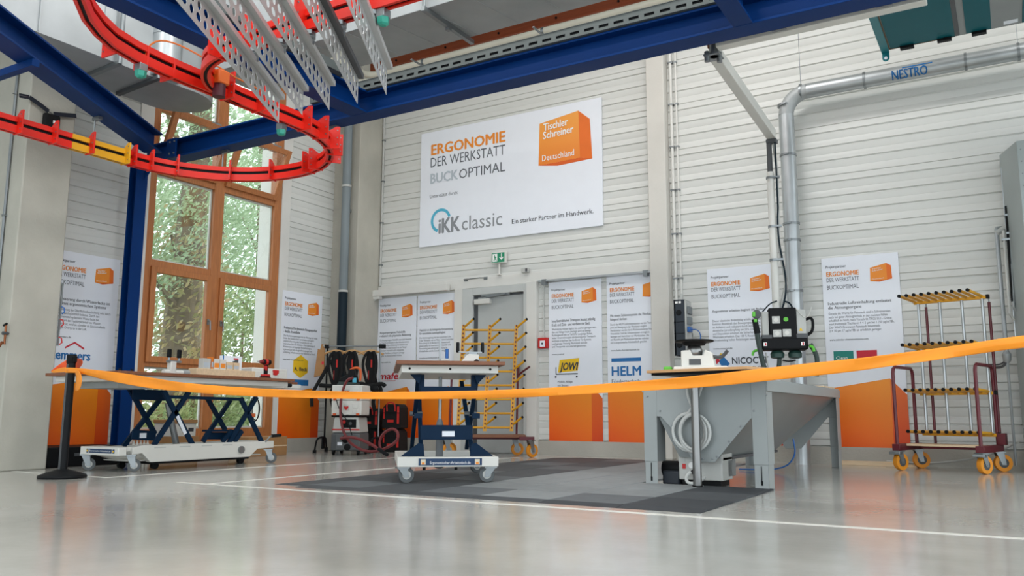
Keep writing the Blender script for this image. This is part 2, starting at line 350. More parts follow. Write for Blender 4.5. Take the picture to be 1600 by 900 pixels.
for x0, x1 in ((6.035, 6.865), (7.015, 7.86)):
    for z0, z1 in ((OZ0, .33), (1.035, 1.095), (2.18, 2.27), (3.29, 3.375), (4.065, 4.15), (5.2, OZ1)): wb_('transom', x0, x1, -.025, .055, z0, z1)
    for z0, z1 in ((.33, 1.035), (2.27, 3.29), (4.15, 5.2)):
        wb_('pane', x0-.005, x1+.005, .012, .018, z0, z1, gm, bev=0)
        MB().bx(x0, x0+.022, .02, .04, z0, z1).bx(x1-.022, x1, .02, .04, z0, z1).bx(x0+.022, x1-.022, .02, .04, z0, z0+.022).bx(x0+.022, x1-.022, .02, .04, z1-.022, z1).build('glazing_seal', trim_m, win)
    # side-hung sash
    s0, s1, z0, z1 = x0-.012, x1+.012, 1.085, 2.19; t = .072
    sash = MB().bx(s0, s0+t, -.06, .0, z0, z1).bx(s1-t, s1, -.06, .0, z0, z1).bx(s0+t, s1-t, -.06, .0, z0, z0+t).bx(s0+t, s1-t, -.06, .0, z1-t, z1).build('sash', winwood, win, .005)
    wb_('pane', s0+t-.004, s1-t+.004, -.03, -.024, z0+t-.004, z1-t+.004, gm, sash, 0)
    hx = s1-.035 if x0 < 6.5 else s0+.035
    MB().bx(hx-.014, hx+.014, -.07, -.06, 1.58, 1.65).cyl((hx, -.07, 1.625), (hx, -.105, 1.625), .009, 8).tube([(hx, -.1, 1.63), (hx, -.105, 1.60), (hx+.005, -.105, 1.51)], .009, 8).build('handle', zinc_m, sash)
    # bottom-hung sash tilted into the room
    h = .70; zb = 3.37; T_ = Matrix.Translation((0, -.03, zb)) @ Matrix.Rotation(math.radians(21), 4, 'X')
    mb = MB().bx(s0, s0+t, -.03, .03, 0, h, T_).bx(s1-t, s1, -.03, .03, 0, h, T_).bx(s0+t, s1-t, -.03, .03, 0, t, T_).bx(s0+t, s1-t, -.03, .03, h-t, h, T_)
    sash = mb.build('tilted_sash', winwood, win, .005)
    MB().bx(s0+t-.004, s1-t+.004, -.003, .003, t-.004, h-t+.004, T_).build('pane', gm, sash)
    e = T_ @ Vector((s1-.25, 0, h))
    MB().cyl(e, (s1-.25, .0, 4.02), .006, 6).bx(-.06, .06, -.02, .02, -.01, .012, Matrix.Translation(e)).build('stay', zinc_m, sash)
MB().bx(O1-.03, O1-.005, .06, .36, OZ0, OZ1).bx(O0+.005, O0+.03, .06, .36, OZ0, OZ1).bx(O0, O1, .06, .42, OZ0-.02, OZ0+.02).build('outer_reveal', trim_m, win)
MB().bx(O0, O1, -.10, .0, .085, .12).build('window_sill', trim_m, win, .004)
# ---- door
dr = sempty('door_1', 'grey steel door with closer behind the yellow rack', (0, WY, 0))
MB().bx(-6.42, -6.25, -.06, .03, 0, 2.215).bx(-5.45, -5.40, -.06, .03, 0, 2.215).bx(-6.25, -5.45, -.06, .03, 2.115, 2.215).build('door_frame', frame_g, dr, .005)
leaf = MB().bx(-6.25, -5.45, -.01, .03, .01, 2.115).build('door_leaf', door_m, dr, .003)
MB().bx(-6.25, -6.19, -.016, .0, 0, 2.115).bx(-6.19, -5.45, -.016, .0, 2.085, 2.115).build('rubber_seal', dgrey_m, dr)
cl = MB().bx(-6.22, -5.97, -.075, -.01, 1.985, 2.055).build('door_closer', white_m, dr, .006)
MB().bar((-6.03, -.06, 2.07), (-5.72, -.055, 2.10), .03, .018).bx(-6.12, -5.66, -.055, -.03, 2.09, 2.115).build('closer_arm', zinc_m, cl)
MB().bx(-5.56, -5.52, -.02, -.01, .98, 1.16).cyl((-5.54, -.02, 1.08), (-5.54, -.07, 1.08), .011, 8).cyl((-5.54, -.065, 1.08), (-5.66, -.065, 1.08), .011, 8).build('door_handle', zinc_m, leaf)
# ---- rubber floor mat of square tiles
matd = mat('dark_mat_rubber', '43474B', .65, var=.10, scale=9); matl = mat('light_mat_rubber', '84898B', .6, var=.08, scale=9); matm = mat('mid_mat_rubber', '5C6165', .62, var=.08, scale=9); matk = mat('black_mat_rubber', '33373C', .65, var=.10, scale=9)
mt = thing('floor_mat', 'large grey rubber mat of square tiles under the lift table', 'floor mat', (-3.42, 4.53, 0))
TS = .49
def tile(x, y, w, d, m): return MB().prism([(x+.002, 0), (x+w-.002, 0), (x+w-.002, .008), (x+w-.006, .011), (x+.006, .011), (x+.002, .008)], y+.002, y+d-.002).build('mat_tile', m, mt)
tmesh = {}
for i in range(6):
    for j in range(9):
        if i >= 4 and j >= 3: continue
        m = matl if 2 <= i <= 4 else (matk if i == 5 else matd)
        if i in (2, 3, 4) and j == 0: m = (matm, matl, matm)[i-2]
        if i < 2 and (i+j) % 3 == 0: m = matm
        if i == 5 and j == 1: m = matd
        if m not in tmesh:
            o = tile(0, 0, TS, TS, m); tmesh[m] = o; o.location = ((i-2)*TS, j*TS, 0)
        else: copyobj(tmesh[m], mt, ((i-2)*TS, j*TS, 0))
for i in range(6): MB().prism([(-.12, .0005), (0, .0005), (0, .011)], (i-2)*TS+.002, (i-1)*TS-.002, 'x').build('mat_edge_ramp', matk if i > 3 else matd, mt)
for j in range(9): MB().prism([(-2*TS-.32, .0005), (-2*TS, .0005), (-2*TS, .011)], j*TS+.002, (j+1)*TS-.002).build('mat_edge_ramp', matd, mt)
# ---- outside: ground and trees
gnd = struct(MB().bx(-60, WX-.36, -25, 45, -.3, -.15).build('garden_ground', mat('garden_soil', '6C7A52', .95, var=.3, scale=1.2)), 'garden ground outside the window')
def leafmat(name, c1, c2):
    m = bpy.data.materials.new(name); m.use_nodes = True; n = m.node_tree; bb = n.nodes['Principled BSDF']; bb.inputs['Roughness'].default_value = .6
    ge = n.nodes.new('ShaderNodeNewGeometry'); r = n.nodes.new('ShaderNodeValToRGB'); r.color_ramp.elements[0].color = lin(c1); r.color_ramp.elements[1].color = lin(c2)
    n.links.new(ge.outputs['Random Per Island'], r.inputs[0]); n.links.new(r.outputs[0], bb.inputs['Base Color'])
    tl = n.nodes.new('ShaderNodeBsdfTranslucent'); n.links.new(r.outputs[0], tl.inputs[0]); mx_ = n.nodes.new('ShaderNodeMixShader'); mx_.inputs[0].default_value = .45
    n.links.new(bb.outputs[0], mx_.inputs[1]); n.links.new(tl.outputs[0], mx_.inputs[2]); n.links.new(mx_.outputs[0], n.nodes['Material Output'].inputs[0]); return m
lv1 = leafmat('maple_leaf', '8FA880', 'C2D2B0'); lv2 = leafmat('shrub_leaf', '7F9460', 'C4CC9C'); lv3 = leafmat('autumn_ivy', 'A3A06C', 'CDB48C')
bark = mat('tree_bark', '7A6A55', .9, var=.3, scale=9, bump=.8, bscale=14, stretch=(1, 1, .25))
def leaves(rng, blobs, per, size):
    mb = MB()
    for c, r in blobs:
        for _ in range(int(per*r*r)):
            d = Vector((rng.gauss(0, 1), rng.gauss(0, 1), rng.gauss(0, 1))).normalized(); p = Vector(c) + d*r*(.45+.6*rng.random())
            n = Vector((rng.gauss(0, 1), rng.gauss(0, 1), rng.gauss(.4, 1))).normalized(); a = n.orthogonal().normalized(); b2 = n.cross(a); s_ = size*(.6+.8*rng.random())
            mb.add([p-a*s_, p+b2*s_*.45, p+a*s_, p-b2*s_*.45], [(0, 1, 2, 3)])
    return mb
def tree(name, label, base, h, blobs, lm, per=420, size=.1, tr_=.22, lean=(0, 0), group='trees outside the window'):
    t = thing(name, label, 'tree', base, 0, group); rng = random.Random(len(label)*7)
    mb = MB(); P = [(lean[0]*k/6, lean[1]*k/6, h*k/6) for k in range(7)]; mb.tube(P, [tr_*(1.25-.13*k) for k in range(7)], 10)
    for c, r in blobs:
        if c[2] > h*.4: mb.tube(bez((lean[0]*.5, lean[1]*.5, min(h*.6, c[2]*.7)), (lean[0]*.7, lean[1]*.7, c[2]*.8), (c[0]*.5, c[1]*.5, c[2]*.9), c, 6), [tr_*.3*(1-.12*k) for k in range(7)], 6)
    mb.build('trunk', bark, t)
    f_ = leaves(rng, blobs, per, size).build('foliage', lm, t, sm=False, keep=True); f_['kind'] = 'stuff'
    return t
# distances come from the garden: the row of trees stands 3 to 8 m beyond the wall
ivt = tree('ivy_clad_tree', 'thick ivy covered trunk with pale green leaves outside the left panes', (-11.9, 9.1, -.15), 6.5,
     [((.2, -.4, 3.6), .9), ((-.4, .3, 4.6), 1.0), ((.5, .5, 5.3), .9), ((.3, -.9, 2.9), .6), ((-.2, 1.0, 3.9), .8), ((0, -.6, 5.9), 1.0)], lv1, 2400, .042, .30, (.2, .1))
tree('leafy_tree', 'leaning leafy tree with dark branches outside the right panes', (-13.6, 12.6, -.15), 6.5,
     [((-.2, -.8, 3.2), 1.0), ((.6, .6, 4.2), .9), ((.2, -1.2, 4.9), 1.0), ((-.5, .8, 5.6), .9), ((.4, 0, 2.2), .8), ((.9, -.3, 6.3), .9)], lv1, 1700, .045, .15, (.5, -.8))
tree('leafy_tree', 'tall pale green tree farther back between the two panes', (-16.5, 13.6, -.15), 8,
     [((0, 0, 4), 1.5), ((.6, -1.2, 5.6), 1.3), ((0, 1.4, 6.2), 1.2), ((.3, .4, 7.4), 1.3), ((-.2, -.9, 2.6), 1.2)], lv1, 520, .085, .2)
ivy = [((.45*math.cos(k*1.7)+.1, .45*math.sin(k*1.7), .3+k*.14), .34) for k in range(26)]
f_ = leaves(random.Random(5), ivy, 700, .06).build('ivy', lv3, ivt, sm=False, keep=True); f_['kind'] = 'stuff'
for k, (x, y, s_) in enumerate(((-10.6, 7.2, .75), (-10.9, 8.2, .8), (-11.4, 9.6, .85), (-12.2, 10.8, .9), (-12.6, 11.9, .9))):
    tree('garden_shrub', ('low green shrub outside the lowest left pane', 'green shrub behind the scissor legs, second from the left', 'green shrub outside the middle of the window', 'green shrub outside the lower right pane', 'green shrub at the right end of the garden row')[k],
         (x, y, -.15), .8*s_, [((0, 0, .6*s_), .62*s_), ((.2, .4, .8*s_), .5*s_), ((-.1, -.4, .5*s_), .5*s_)], lv2, 2200, .042, .03, group='shrubs outside the window')
tree('tall_shrub', 'tall bright green bush filling the right window panes', (-12.6, 11.1, -.15), 2.2, [((0, -.5, .9), .8), ((.1, .5, 1.1), .8), ((0, 0, 1.9), .8), ((-.1, -.7, 2.2), .7), ((.1, .7, 2.4), .7), ((0, .1, 2.9), .6)], lv2, 1300, .055, .05, group='shrubs outside the window')
tree('tall_shrub', 'loose green bush outside the centre of the window', (-12.3, 9.9, -.15), 1.8, [((0, -.3, .8), .7), ((.1, .4, 1.2), .7), ((0, 0, 1.9), .6)], lv2, 1300, .055, .05, group='shrubs outside the window')
# ================================================================== BOARDS AND SIGNS
org_g = grad('orange_box_print', 'EE4A02', 'F79A12', (.45, 0, 1), .0, 1.15)
org_s = grad('orange_box_side_print', 'D93A02', 'EA6E0C', (0, 0, 1), 0, .8)
cub_f = mat('cube_front_ink', 'F2922F', .6); cub_s = mat('cube_side_ink', 'EA701F', .6); cub_b = mat('cube_bottom_ink', 'E0611A', .6)
def clip(poly, xm):
    out = []
    for i, p in enumerate(poly):
        q = poly[(i+1) % len(poly)]
        if p[0] <= xm: out.append(p)
        if (p[0] <= xm) != (q[0] <= xm): t = (xm-p[0])/(q[0]-p[0]); out.append((xm, p[1]+t*(q[1]-p[1])))
    return out
def cube(par, x, z, w, h, y, xm=99):
    """printed orange cube, (x, z) is its lower left corner"""
    fr = [(x, z+.06*h), (x+.77*w, z+.10*h), (x+.76*w, z+h), (x+.02*w, z+.80*h)]; sd = [(x+.77*w, z+.10*h), (x+w, z+.13*h), (x+.97*w, z+.85*h), (x+.76*w, z+h)]
    bt = [(x, z+.06*h), (x+.42*w, z), (x+w, z+.13*h), (x+.77*w, z+.10*h)]
    for nm, m, pl in (('cube_print', cub_b, bt), ('cube_print', cub_f, fr), ('cube_print', cub_s, sd)):
        pl = clip(pl, xm)
        if len(pl) > 2: flat(par, nm, m, pl, y)
    if xm > x+w*.7:
        S = Matrix.Translation((x, 0, z)) @ Matrix(((1, 0, 0, 0), (0, 1, 0, 0), (.16*h/w, 0, 1, 0), (0, 0, 0, 1)))
        text('Tischler', par, .10*w, .66*h, .075*h, inkw_m, .42*w, bold=.02, y=y-.001, M=S); text('Schreiner', par, .10*w, .55*h, .075*h, inkw_m, .5*w, bold=.02, y=y-.001, M=S)
        S2 = Matrix.Translation((x, 0, z)) @ Matrix(((1, 0, 0, 0), (0, 1, 0, 0), (.06*h/w, 0, 1, 0), (0, 0, 0, 1)))
        text('Deutschland', par, .08*w, .13*h, .06*h, inkw_m, .54*w, y=y-.001, M=S2, bold=.01)
def poster(label, loc, w, h, rz, head, body, url, logo, crop=False, orx=0.):
    t = thing('poster_board', label, 'poster', loc, rz, 'project partner posters')
    MB().bx(0, w, 0, .012, 0, h).build('board', paper_m, t, .002)
    y = -.002; W0 = .76 if crop else w
    text('Projektpartner', t, .055*W0, h-.115, .030, ink_m, .27*W0, bold=.01, y=y)
    text('ERGONOMIE', t, .06*W0, h-.205, .050, inko_m, .43*W0, bold=.035, y=y)
    text('DER WERKSTATT', t, .06*W0, h-.268, .046, inkl_m, .43*W0, y=y)
    text('BUCKOPTIMAL', t, .06*W0, h-.350, .046, inkl_m, .42*W0, y=y)
    cube(t, .63*W0, h-.30, .28*W0, .195, y, xm=(w-.002 if crop else 99))
    nl = head.count('\n')+1
    text(head, t, .06*W0, h-.475-.05*nl, .05*nl-.012, ink_m, min(.82*W0, w-.07*W0) if nl > 1 else .76*W0, bold=.012, y=y, total=True, name='headline_print')
    nb = body.count('\n')+1
    text(body, t, .06*W0, h-.60-.037*nb, .037*nb, inkl_m, min(.84*W0, w-.07*W0), y=y, total=True, name='body_print')
    text(url, t, .06*W0, h-.60-.037*nb-.085, .020, ink_m, min(.5*W0, .016*len(url)), y=y, bold=.01)
    logo(t, W0, h, y)
    e = .80*w
    flat(t, 'orange_box_print', org_g, [(orx*w, 0), (e, 0), (e, .79), (orx*w, .69)], y); flat(t, 'orange_box_print', org_s, [(e, 0), (w, 0), (w, .62), (e, .79)], y)
    return t
def lg_beck(t, w, h, y):
    c = (.5*w, h-1.02); flat(t, 'logo_print', inky_m, [(c[0]+.16*math.sin(math.radians(60*k)), c[1]+.16*math.cos(math.radians(60*k))) for k in range(6)], y)
    text('A. Beck', t, c[0]-.12, c[1]-.06, .05, ink_m, .25, y=y-.001, bold=.03); flat(t, 'logo_print', inkb_m, [(c[0]-.15, c[1]-.26), (c[0]+.16, c[1]-.26), (c[0]+.16, c[1]-.18), (c[0]-.15, c[1]-.18)], y)
def lg_maf(t, w, h, y):
    text('mafell', t, .06*w, h-1.180, .10, inkr_m, .62*w, y=y, bold=.03, shear=.2); flat(t, 'logo_print', inkr_m, [(.06*w, h-1.205), (.5*w, h-1.205), (.5*w, h-1.198), (.06*w, h-1.198)], y)
def lg_none(t, w, h, y): pass
def lg_jowi(t, w, h, y):
    flat(t, 'logo_print', inky_m, [(.17*w, h-1.170), (.55*w, h-1.150), (.58*w, h-0.990), (.21*w, h-1.010)], y); text('JOWI', t, .21*w, h-1.140, .095, ink_m, .33*w, y=y-.001, bold=.04, shear=.2)
    MB().bx(.13*w, .55*w, y-.001, y, h-1.195, h-1.182).bx(.13*w, .145*w, y-.001, y, h-1.195, h-1.100).build('logo_print', ink_m, t)
    for xx in (.13, .53): flat(t, 'logo_print', ink_m, arc(xx*w, h-1.225, .013, 0, 330, 11), y)
    text('Mobile Ablage', t, .17*w, h-1.300, .028, ink_m, .28*w, y=y); text('mit System', t, .17*w, h-1.345, .028, ink_m, .2*w, y=y)
def lg_helm(t, w, h, y):
    MB().bx(.07*w, .58*w, y-.001, y, h-1.075, h-1.030).build('logo_print', inkb_m, t); text('HELM', t, .07*w, h-1.245, .115, inkb_m, .51*w, y=y, bold=.03); text('Fördertechnik', t, .07*w, h-1.335, .045, inkl_m, .5*w, y=y, bold=.01)
def lg_nico(t, w, h, y):
    flat(t, 'logo_print', inkb_m, [(.13*w, h-1.075), (.21*w, h-1.025), (.30*w, h-1.115), (.20*w, h-1.175)], y); flat(t, 'logo_print', inky_m, [(.13*w, h-1.025), (.17*w, h-0.985), (.22*w, h-1.020), (.15*w, h-1.065)], y-.001); flat(t, 'logo_print', inkr_m, [(.09*w, h-1.065), (.135*w, h-1.035), (.15*w, h-1.080), (.10*w, h-1.115)], y-.001)
    text('NICOCYT', t, .33*w, h-1.115, .075, ink_m, .52*w, y=y, bold=.025); text('IN.A.FLOOR', t, .47*w, h-1.185, .04, ink_m, .38*w, y=y)
def lg_zeh(t, w, h, y):
    MB().bx(.10*w, .36*w, y-.001, y, h-1.20, h-1.02).build('logo_print', inkg_m, t); MB().bx(.40*w, .66*w, y-.001, y, h-1.20, h-1.02).build('logo_print', inkr_m, t)
    text('Clean', t, .13*w, h-1.11, .035, inkw_m, .15*w, y=y-.002)
def lg_rem(t, w, h, y):
    text('Remmers', t, .07*w, h-1.130, .10, inkb_m, .58*w, y=y, bold=.035); flat(t, 'logo_print', inkr_m, [(.28*w, h-1.020), (.41*w, h-0.960), (.55*w, h-1.020), (.55*w, h-1.000), (.41*w, h-0.940), (.28*w, h-1.000)], y)
PY = WY-.016; HP = math.pi/2
y1 = onx(189, 405, WX+.02).y
poster('poster beside the blue post with red roof over blue logo letters', (WX+.016, y1-.77, .09), .77, 2.10, HP, 'Verbesserung durch Wasserlacke ist\nTeil eines ergonomischen Systems', 'Die Optimierung der Oberflächenbeschichtung wird durch\nLacke überdurchschnittlich belastet. Durch den\nEinsatz Lösemittel verbessern Wasserlacke die\nQualität. Wert der Festkörperanteil von Wasser-\nlacken höher ist, wird sie schneller als Lösemittellacke\nund weniger Overspray in der Luft.', 'www.remmers.de', lg_rem)
poster('poster with yellow hexagon logo between window and corner pipe', (WX+.016, 8.06, .07), .765, 2.10, HP, 'Kraftsparend für dynamische Bewegungsarbeit\n- flexible Arbeitsfläche', 'Die Nackenverspannungen bei der Montage bei vielen\nlinken die Schulterarbeit verschieben sich täglich\nunterbrochen mit große Fortschritte die viele\nanginischen Last der Schultern. Weil überwiegend\nArbeitsweise mit liegender Körperhaltung zu\nergänzend gut eine Ausgleichbewegungen und\nGestaltung Arbeitsweise an die Patienten im Stand.', 'www.beck-maschinenbau.com', lg_beck)
poster('poster with red script logo left of the door, behind the harnesses', (-7.935, PY, .10), .695, 2.08, 0, 'Körpergetragene Hebehilfe\nreduziert die physische Belastung', 'Die körpergetragene Hebehilfe unterstützt Anwender\nbei Über-Kopf-Arbeiten in allen Arbeitsbereichen.\nErgebnis: spürbare Entlastung des Nackens und\nder Schultern. Damit sie auch von der Rumpf-\nmuskulatur unterstützt wird: entspanntes\nArbeiten, Ausdauer und längere Leistungs-\nfähigkeit bei anspruchsvollen Arbeiten.', 'www.mafell.de', lg_maf)
poster('poster without logo hanging directly left of the grey door', (-7.215, PY, .10), .70, 2.085, 0, 'Natürlich ist die biologische Voraussetzung\nfür menschliche Leistungsfähigkeit', 'Die Arbeitsumgebung mit dem natürlichen Licht\nin der Werkstatt, wie ein Mensch Arbeit betrachtet.\nBeleuchtung ist, im Bereich Konzentration und\ngesund sehen, im Innenraum Lebensqualität und\nAbwechslung wie und mit der Wirkung das\nWohlbefinden und die Gesundheit steigern.', 'www.berner-lichtkonzept.de', lg_none)
poster('poster with yellow cart logo just right of the fire alarm', (-5.093, PY, .085), .748, 2.12, 0, 'Innerbetrieblicher Transport kostet ständig\nKraft und Zeit - und verdient nie Geld', 'Werkstücke müssen täglich hin und her getragen wer-\nden und Ablage heute überlegt, wird sie bewegt\nRückengesund wie zu Teil 35%. Langlebige Rollen,\nIndex: Unternehmungen mit durchdachter Transport-\nwerkstatt erleichtert das Kraft mit Tür-Systeme.\nLeichtgängige Vielseitig Werkstück sind alle\nund Transporter von unserem genommen.', 'www.jowi.at', lg_jowi)
poster('poster with blue bar logo touching the slim pillar', (-4.273, PY, .085), .62, 2.14, 0, 'Mit einem Schienensystem die Werkstatt\nhängend denken', 'Durch das HELM Laufschienensystem werden Trans-\nport und Bewegung in der Werkstatt möglich.\nHandarbeiten werden durch Rückenschonende Weise\nUnterstützt. Und das Schienensystem ermöglicht\nBewegen und Ausrichten von Werkstücken. Die\nund Bauteile per Mechanismen werden mühelos\nund so ergonomische Arbeitsabläufe gestaltet.', 'www.helm-foerdertechnik.de', lg_helm, crop=True)
poster('poster with blue red yellow tile logo behind the hanging socket hub', (-2.985, PY, .10), .79, 2.10, 0, 'Angenehmer arbeiten beginnt am Boden', 'Dieser elastische Bodenbelag erhöht die Elastizität\nfunktion Baumkraft den Bewegungsapparat auf Dauer\nim Aufwärm und reduziert durch seine Struktur und\nakustische Lärmdämpfung um 25%. Die Trittsicherheit\nund Disposition erhöhen die Sicherheit in jeder\nWerkstatt erheblich. Das 100 % Recycling hält\njahrzehntelang hohen Belastungen stand.', 'www.nicocyt.de', lg_nico)
poster('poster with teal and red squares left of the comb trolley', (-1.70, PY, .10), .772, 2.11, 0, 'Industrielle Luftreinhaltung entlastet\ndie Atmungsorgane', 'Gerade die Werte für Feinstaub sind in Schreinereien\nauch bei guter Absaugtechnik in den meisten Fällen\nerheblich zu hoch, nach Vorschrift TRGS 553 - Grenz-\nwert Holzstaub Tischlerei: 4 < 5 µm bei 1.250 µg/m³/8h.\nDer WHO Grenzwert Feinstaub Innenstadt:\n2 < 10 µm 17 µg/m³/8h ist erheblich geringer.', 'www.zehnder-cleanairsolutions.com', lg_zeh)
# ---- large banner
bn = thing('banner_board', 'large white banner high on the back wall with orange cube', 'banner', (-7.2, WY-.03, 2.88))
MB().bx(0, 2.895, 0, .025, 0, 1.70).build('board', paper_m, bn, .003)
def bp_(zx, zy): p = ony(640+zx/3.334, 130+zy/3.334, WY-.03); return p.x+7.2, p.z-2.88
def bt(s, a, b, hgt, m, **k):
    p, q = bp_(*a), bp_(*b); return text(s, bn, p[0], p[1], hgt, m, q[0]-p[0], **k)
bt('ERGONOMIE', (112, 376), (500, 305), .155, inko_m, bold=.035); bt('DER WERKSTATT', (110, 440), (498, 375), .145, inkl_m)
bt('BUCK', (108, 524), (253, 499), .145, inkp_m, bold=.03); bt('OPTIMAL', (258, 498), (498, 462), .14, inkl_m); bt('Unterstützt durch:', (106, 600), (252, 582), .052, inkl_m)
bt('Ein starker Partner im Handwerk.', (533, 733), (958, 680), .065, ink_m, bold=.015)
p = bp_(150, 783); q = bp_(264, 770); text('iKK', bn, p[0], p[1], .215, mat('logo_grey_ink', '8A8E93', .6), q[0]-p[0], bold=.04)
bt('classic', (272, 766), (482, 742), .20, mat('logo_grey_ink', '8A8E93', .6))
c = bp_(163, 715); r_ = .175; A = arc(c[0], c[1], r_, 15, 250, 26); B = arc(c[0], c[1], r_-.042, 15, 250, 26); mb = MB()
for i in range(26): mb.face([(A[i][0], -.003, A[i][1]), (A[i+1][0], -.003, A[i+1][1]), (B[i+1][0], -.003, B[i+1][1]), (B[i][0], -.003, B[i][1])])
mb.build('logo_print', inkt_m, bn, sm=False, keep=True)
def bpoly(m, pts, y=-.003): flat(bn, 'cube_print', m, [bp_(*p) for p in pts], y)
bpoly(grad('banner_cube_print', 'EE7C24', 'F5A03A', (0, 0, 1), .75, 1.5), [(672, 430), (888, 388), (879, 143), (678, 212)]); bpoly(cub_s, [(888, 388), (952, 392), (939, 186), (879, 143)]); bpoly(cub_b, [(672, 430), (770, 430), (952, 392), (888, 388)], -.002)
for s_, a, b_, hh in (('Tischler', (697, 250), (826, 217), .10), ('Schreiner', (695, 293), (855, 255), .10), ('Deutschland', (691, 408), (858, 375), .085)):
    p, q = bp_(*a), bp_(*b_); sh = (q[1]-p[1])/(q[0]-p[0])
    text(s_, bn, 0, 0, hh, inkw_m, q[0]-p[0], y=-.005, bold=.03 if hh > .09 else .01, M=Matrix.Translation((p[0], 0, p[1])) @ Matrix(((1, 0, 0, 0), (0, 1, 0, 0), (sh, 0, 1, 0), (0, 0, 0, 1))))
# ---- exit sign on a stalk, small fittings above the door
ex = thing('exit_sign', 'green emergency exit sign on a stalk above the door', 'exit sign', (-5.83, WY-.05, 2.36))
MB().cyl((0, 0, 0), (0, 0, .16), .012, 10).bx(-.03, .03, -.03, .02, -.0, .012).build('stalk', white_m, ex); MB().bx(-.115, .115, -.03, .02, .16, .315).build('sign_case', white_m, ex, .006)
MB().bx(-.10, .10, -.032, -.03, .173, .302).build('sign_face', green_m, ex); mb = MB()
MB().bx(-.088, -.012, -.034, -.032, .185, .29).build('door_pictogram', inkw_m, ex)
MB().bx(-.062, -.05, -.035, -.034, .262, .276).bar((-.055, -.0345, .262), (-.046, -.0345, .228), .001, .018, (1, 0, 0)).bar((-.046, -.0345, .228), (-.07, -.0345, .195), .001, .010, (1, 0, 0)).bar((-.046, -.0345, .228), (-.025, -.0345, .20), .001, .010, (1, 0, 0)).bar((-.052, -.0345, .252), (-.028, -.0345, .236), .001, .008, (1, 0, 0)).build('runner_pictogram', green_m, ex)
flat(ex, 'arrow_pictogram', inkw_m, [(.048, .29), (.06, .29), (.06, .225), (.08, .245), (.088, .237), (.054, .2), (.02, .237), (.028, .245), (.048, .225)], -.034)
dt = thing('motion_sensor', 'small grey sensor box on the band above the door', 'sensor', (-5.42, WY-.055, 2.36))
MB().bx(-.05, .05, -.03, .03, 0, .06).build('housing', lgrey_m, dt, .005); MB().bx(.015, .045, -.034, -.03, .01, .05).build('lens', dgrey_m, dt)
hk = thing('wall_bracket', 'thin bent steel bracket above the left door corner', 'bracket', (-6.22, WY-.03, 2.30))
MB().tube([(-.16, 0, .04), (-.13, -.1, .03), (.13, -.1, .035), (.16, 0, .045)], .008, 6).build('hoop', zinc_m, hk); MB().bx(-.19, -.13, -.004, .004, .02, .06).bx(.13, .19, -.004, .004, .02, .06).build('plate', zinc_m, hk)
# rails carrying the posters
rl = thing('hanging_rail', 'white steel rail above the two posters left of the door', 'rail', (-7.98, WY-.11, 2.25))
MB().bx(0, 1.36, -.04, .04, -.045, .045).build('rail_profile', trim_m, rl, .004); MB().bx(-.02, 0, -.08, .1, -.13, .13).bx(0, .16, -.03, .03, -.085, -.045).prism([(0, -.13), (.16, -.045), (0, -.045)], -.004, .004).build('end_bracket', trim_m, rl); MB().bx(.0, .06, .03, .09, -.03, .03).bx(1.2, 1.26, .03, .09, -.03, .03).build('wall_mount', zinc_m, rl)
rl = thing('hanging_rail', 'slim grey rail above the posters right of the door', 'rail', (-5.22, WY-.06, 2.225))
MB().bx(0, 1.56, -.02, .02, -.012, .012).build('rail_profile', galv_m, rl); MB().bx(.06, .12, -.03, .03, -.05, .02).bx(1.46, 1.52, -.03, .03, -.05, .02).build('end_bracket', zinc_m, rl)
# fire alarm call point with its conduit
fa = thing('fire_alarm', 'red fire alarm call point beside the door jamb', 'fire alarm', (-5.165, WY, 1.42))
MB().bx(-.068, .068, -.06, -.0, -.068, .068).build('housing', redp_m, fa, .006); MB().bx(-.036, .036, -.064, -.06, -.05, .03).build('glass_plate', paper_m, fa); MB().cyl((0, -.064, -.01), (0, -.069, -.01), .014, 12).build('push_button', ink_m, fa)
MB().cyl((0, -.02, .068), (0, -.02, .78), .010, 8).build('conduit', lgrey_m, fa)
# conduits and downpipe
def conduit(label, x, y, z0, z1, r=.012, m=lgrey_m, clips=6):
    t = thing('wall_conduit', label, 'conduit', (x, y, z0)); MB().cyl((0, 0, 0), (0, 0, z1-z0), r, 8).build('tube', m, t)
    for k in range(clips): zz = (k+.5)*(z1-z0)/clips; MB().bx(-r*1.6, r*1.6, -r, r*1.6, zz-.01, zz+.01).build('clip', zinc_m, t)
    return t
conduit('thin grey conduit beside the corner pillar', -7.915, WY-.02, 2.37, 6.2, .016); conduit('light grey conduit beside the slim pillar', -3.365, WY-.025, 1.85, 6.2, .02, trim_m, 8); conduit('second thin conduit right of the slim pillar', -3.30, WY-.02, 1.85, 6.2, .012, trim_m, 8)
px = ony(544, 300, 8.91)
dp = thing('downpipe', 'round grey downpipe with dark lower end in the corner', 'pipe', (px.x-.02, 8.895, 0))
MB().cyl((0, 0, zat(px.x, 8.9, 455)), (0, 0, 6.2), .062, 20).build('upper_pipe', grayt_m, dp); MB().cyl((0, 0, 0), (0, 0, zat(px.x, 8.9, 455)), .066, 20).build('lower_pipe', bluet_m, dp)
for py in (291, 455, 60): z = zat(px.x, 8.9, py); MB().cyl((0, 0, z-.015), (0, 0, z+.015), .071, 20).build('sleeve_ring', lgrey_m, dp)
MB().bx(-.02, .02, .05, .10, 1.2, 1.24).bx(-.02, .02, .05, .10, 3.4, 3.44).build('pipe_clip', zinc_m, dp)
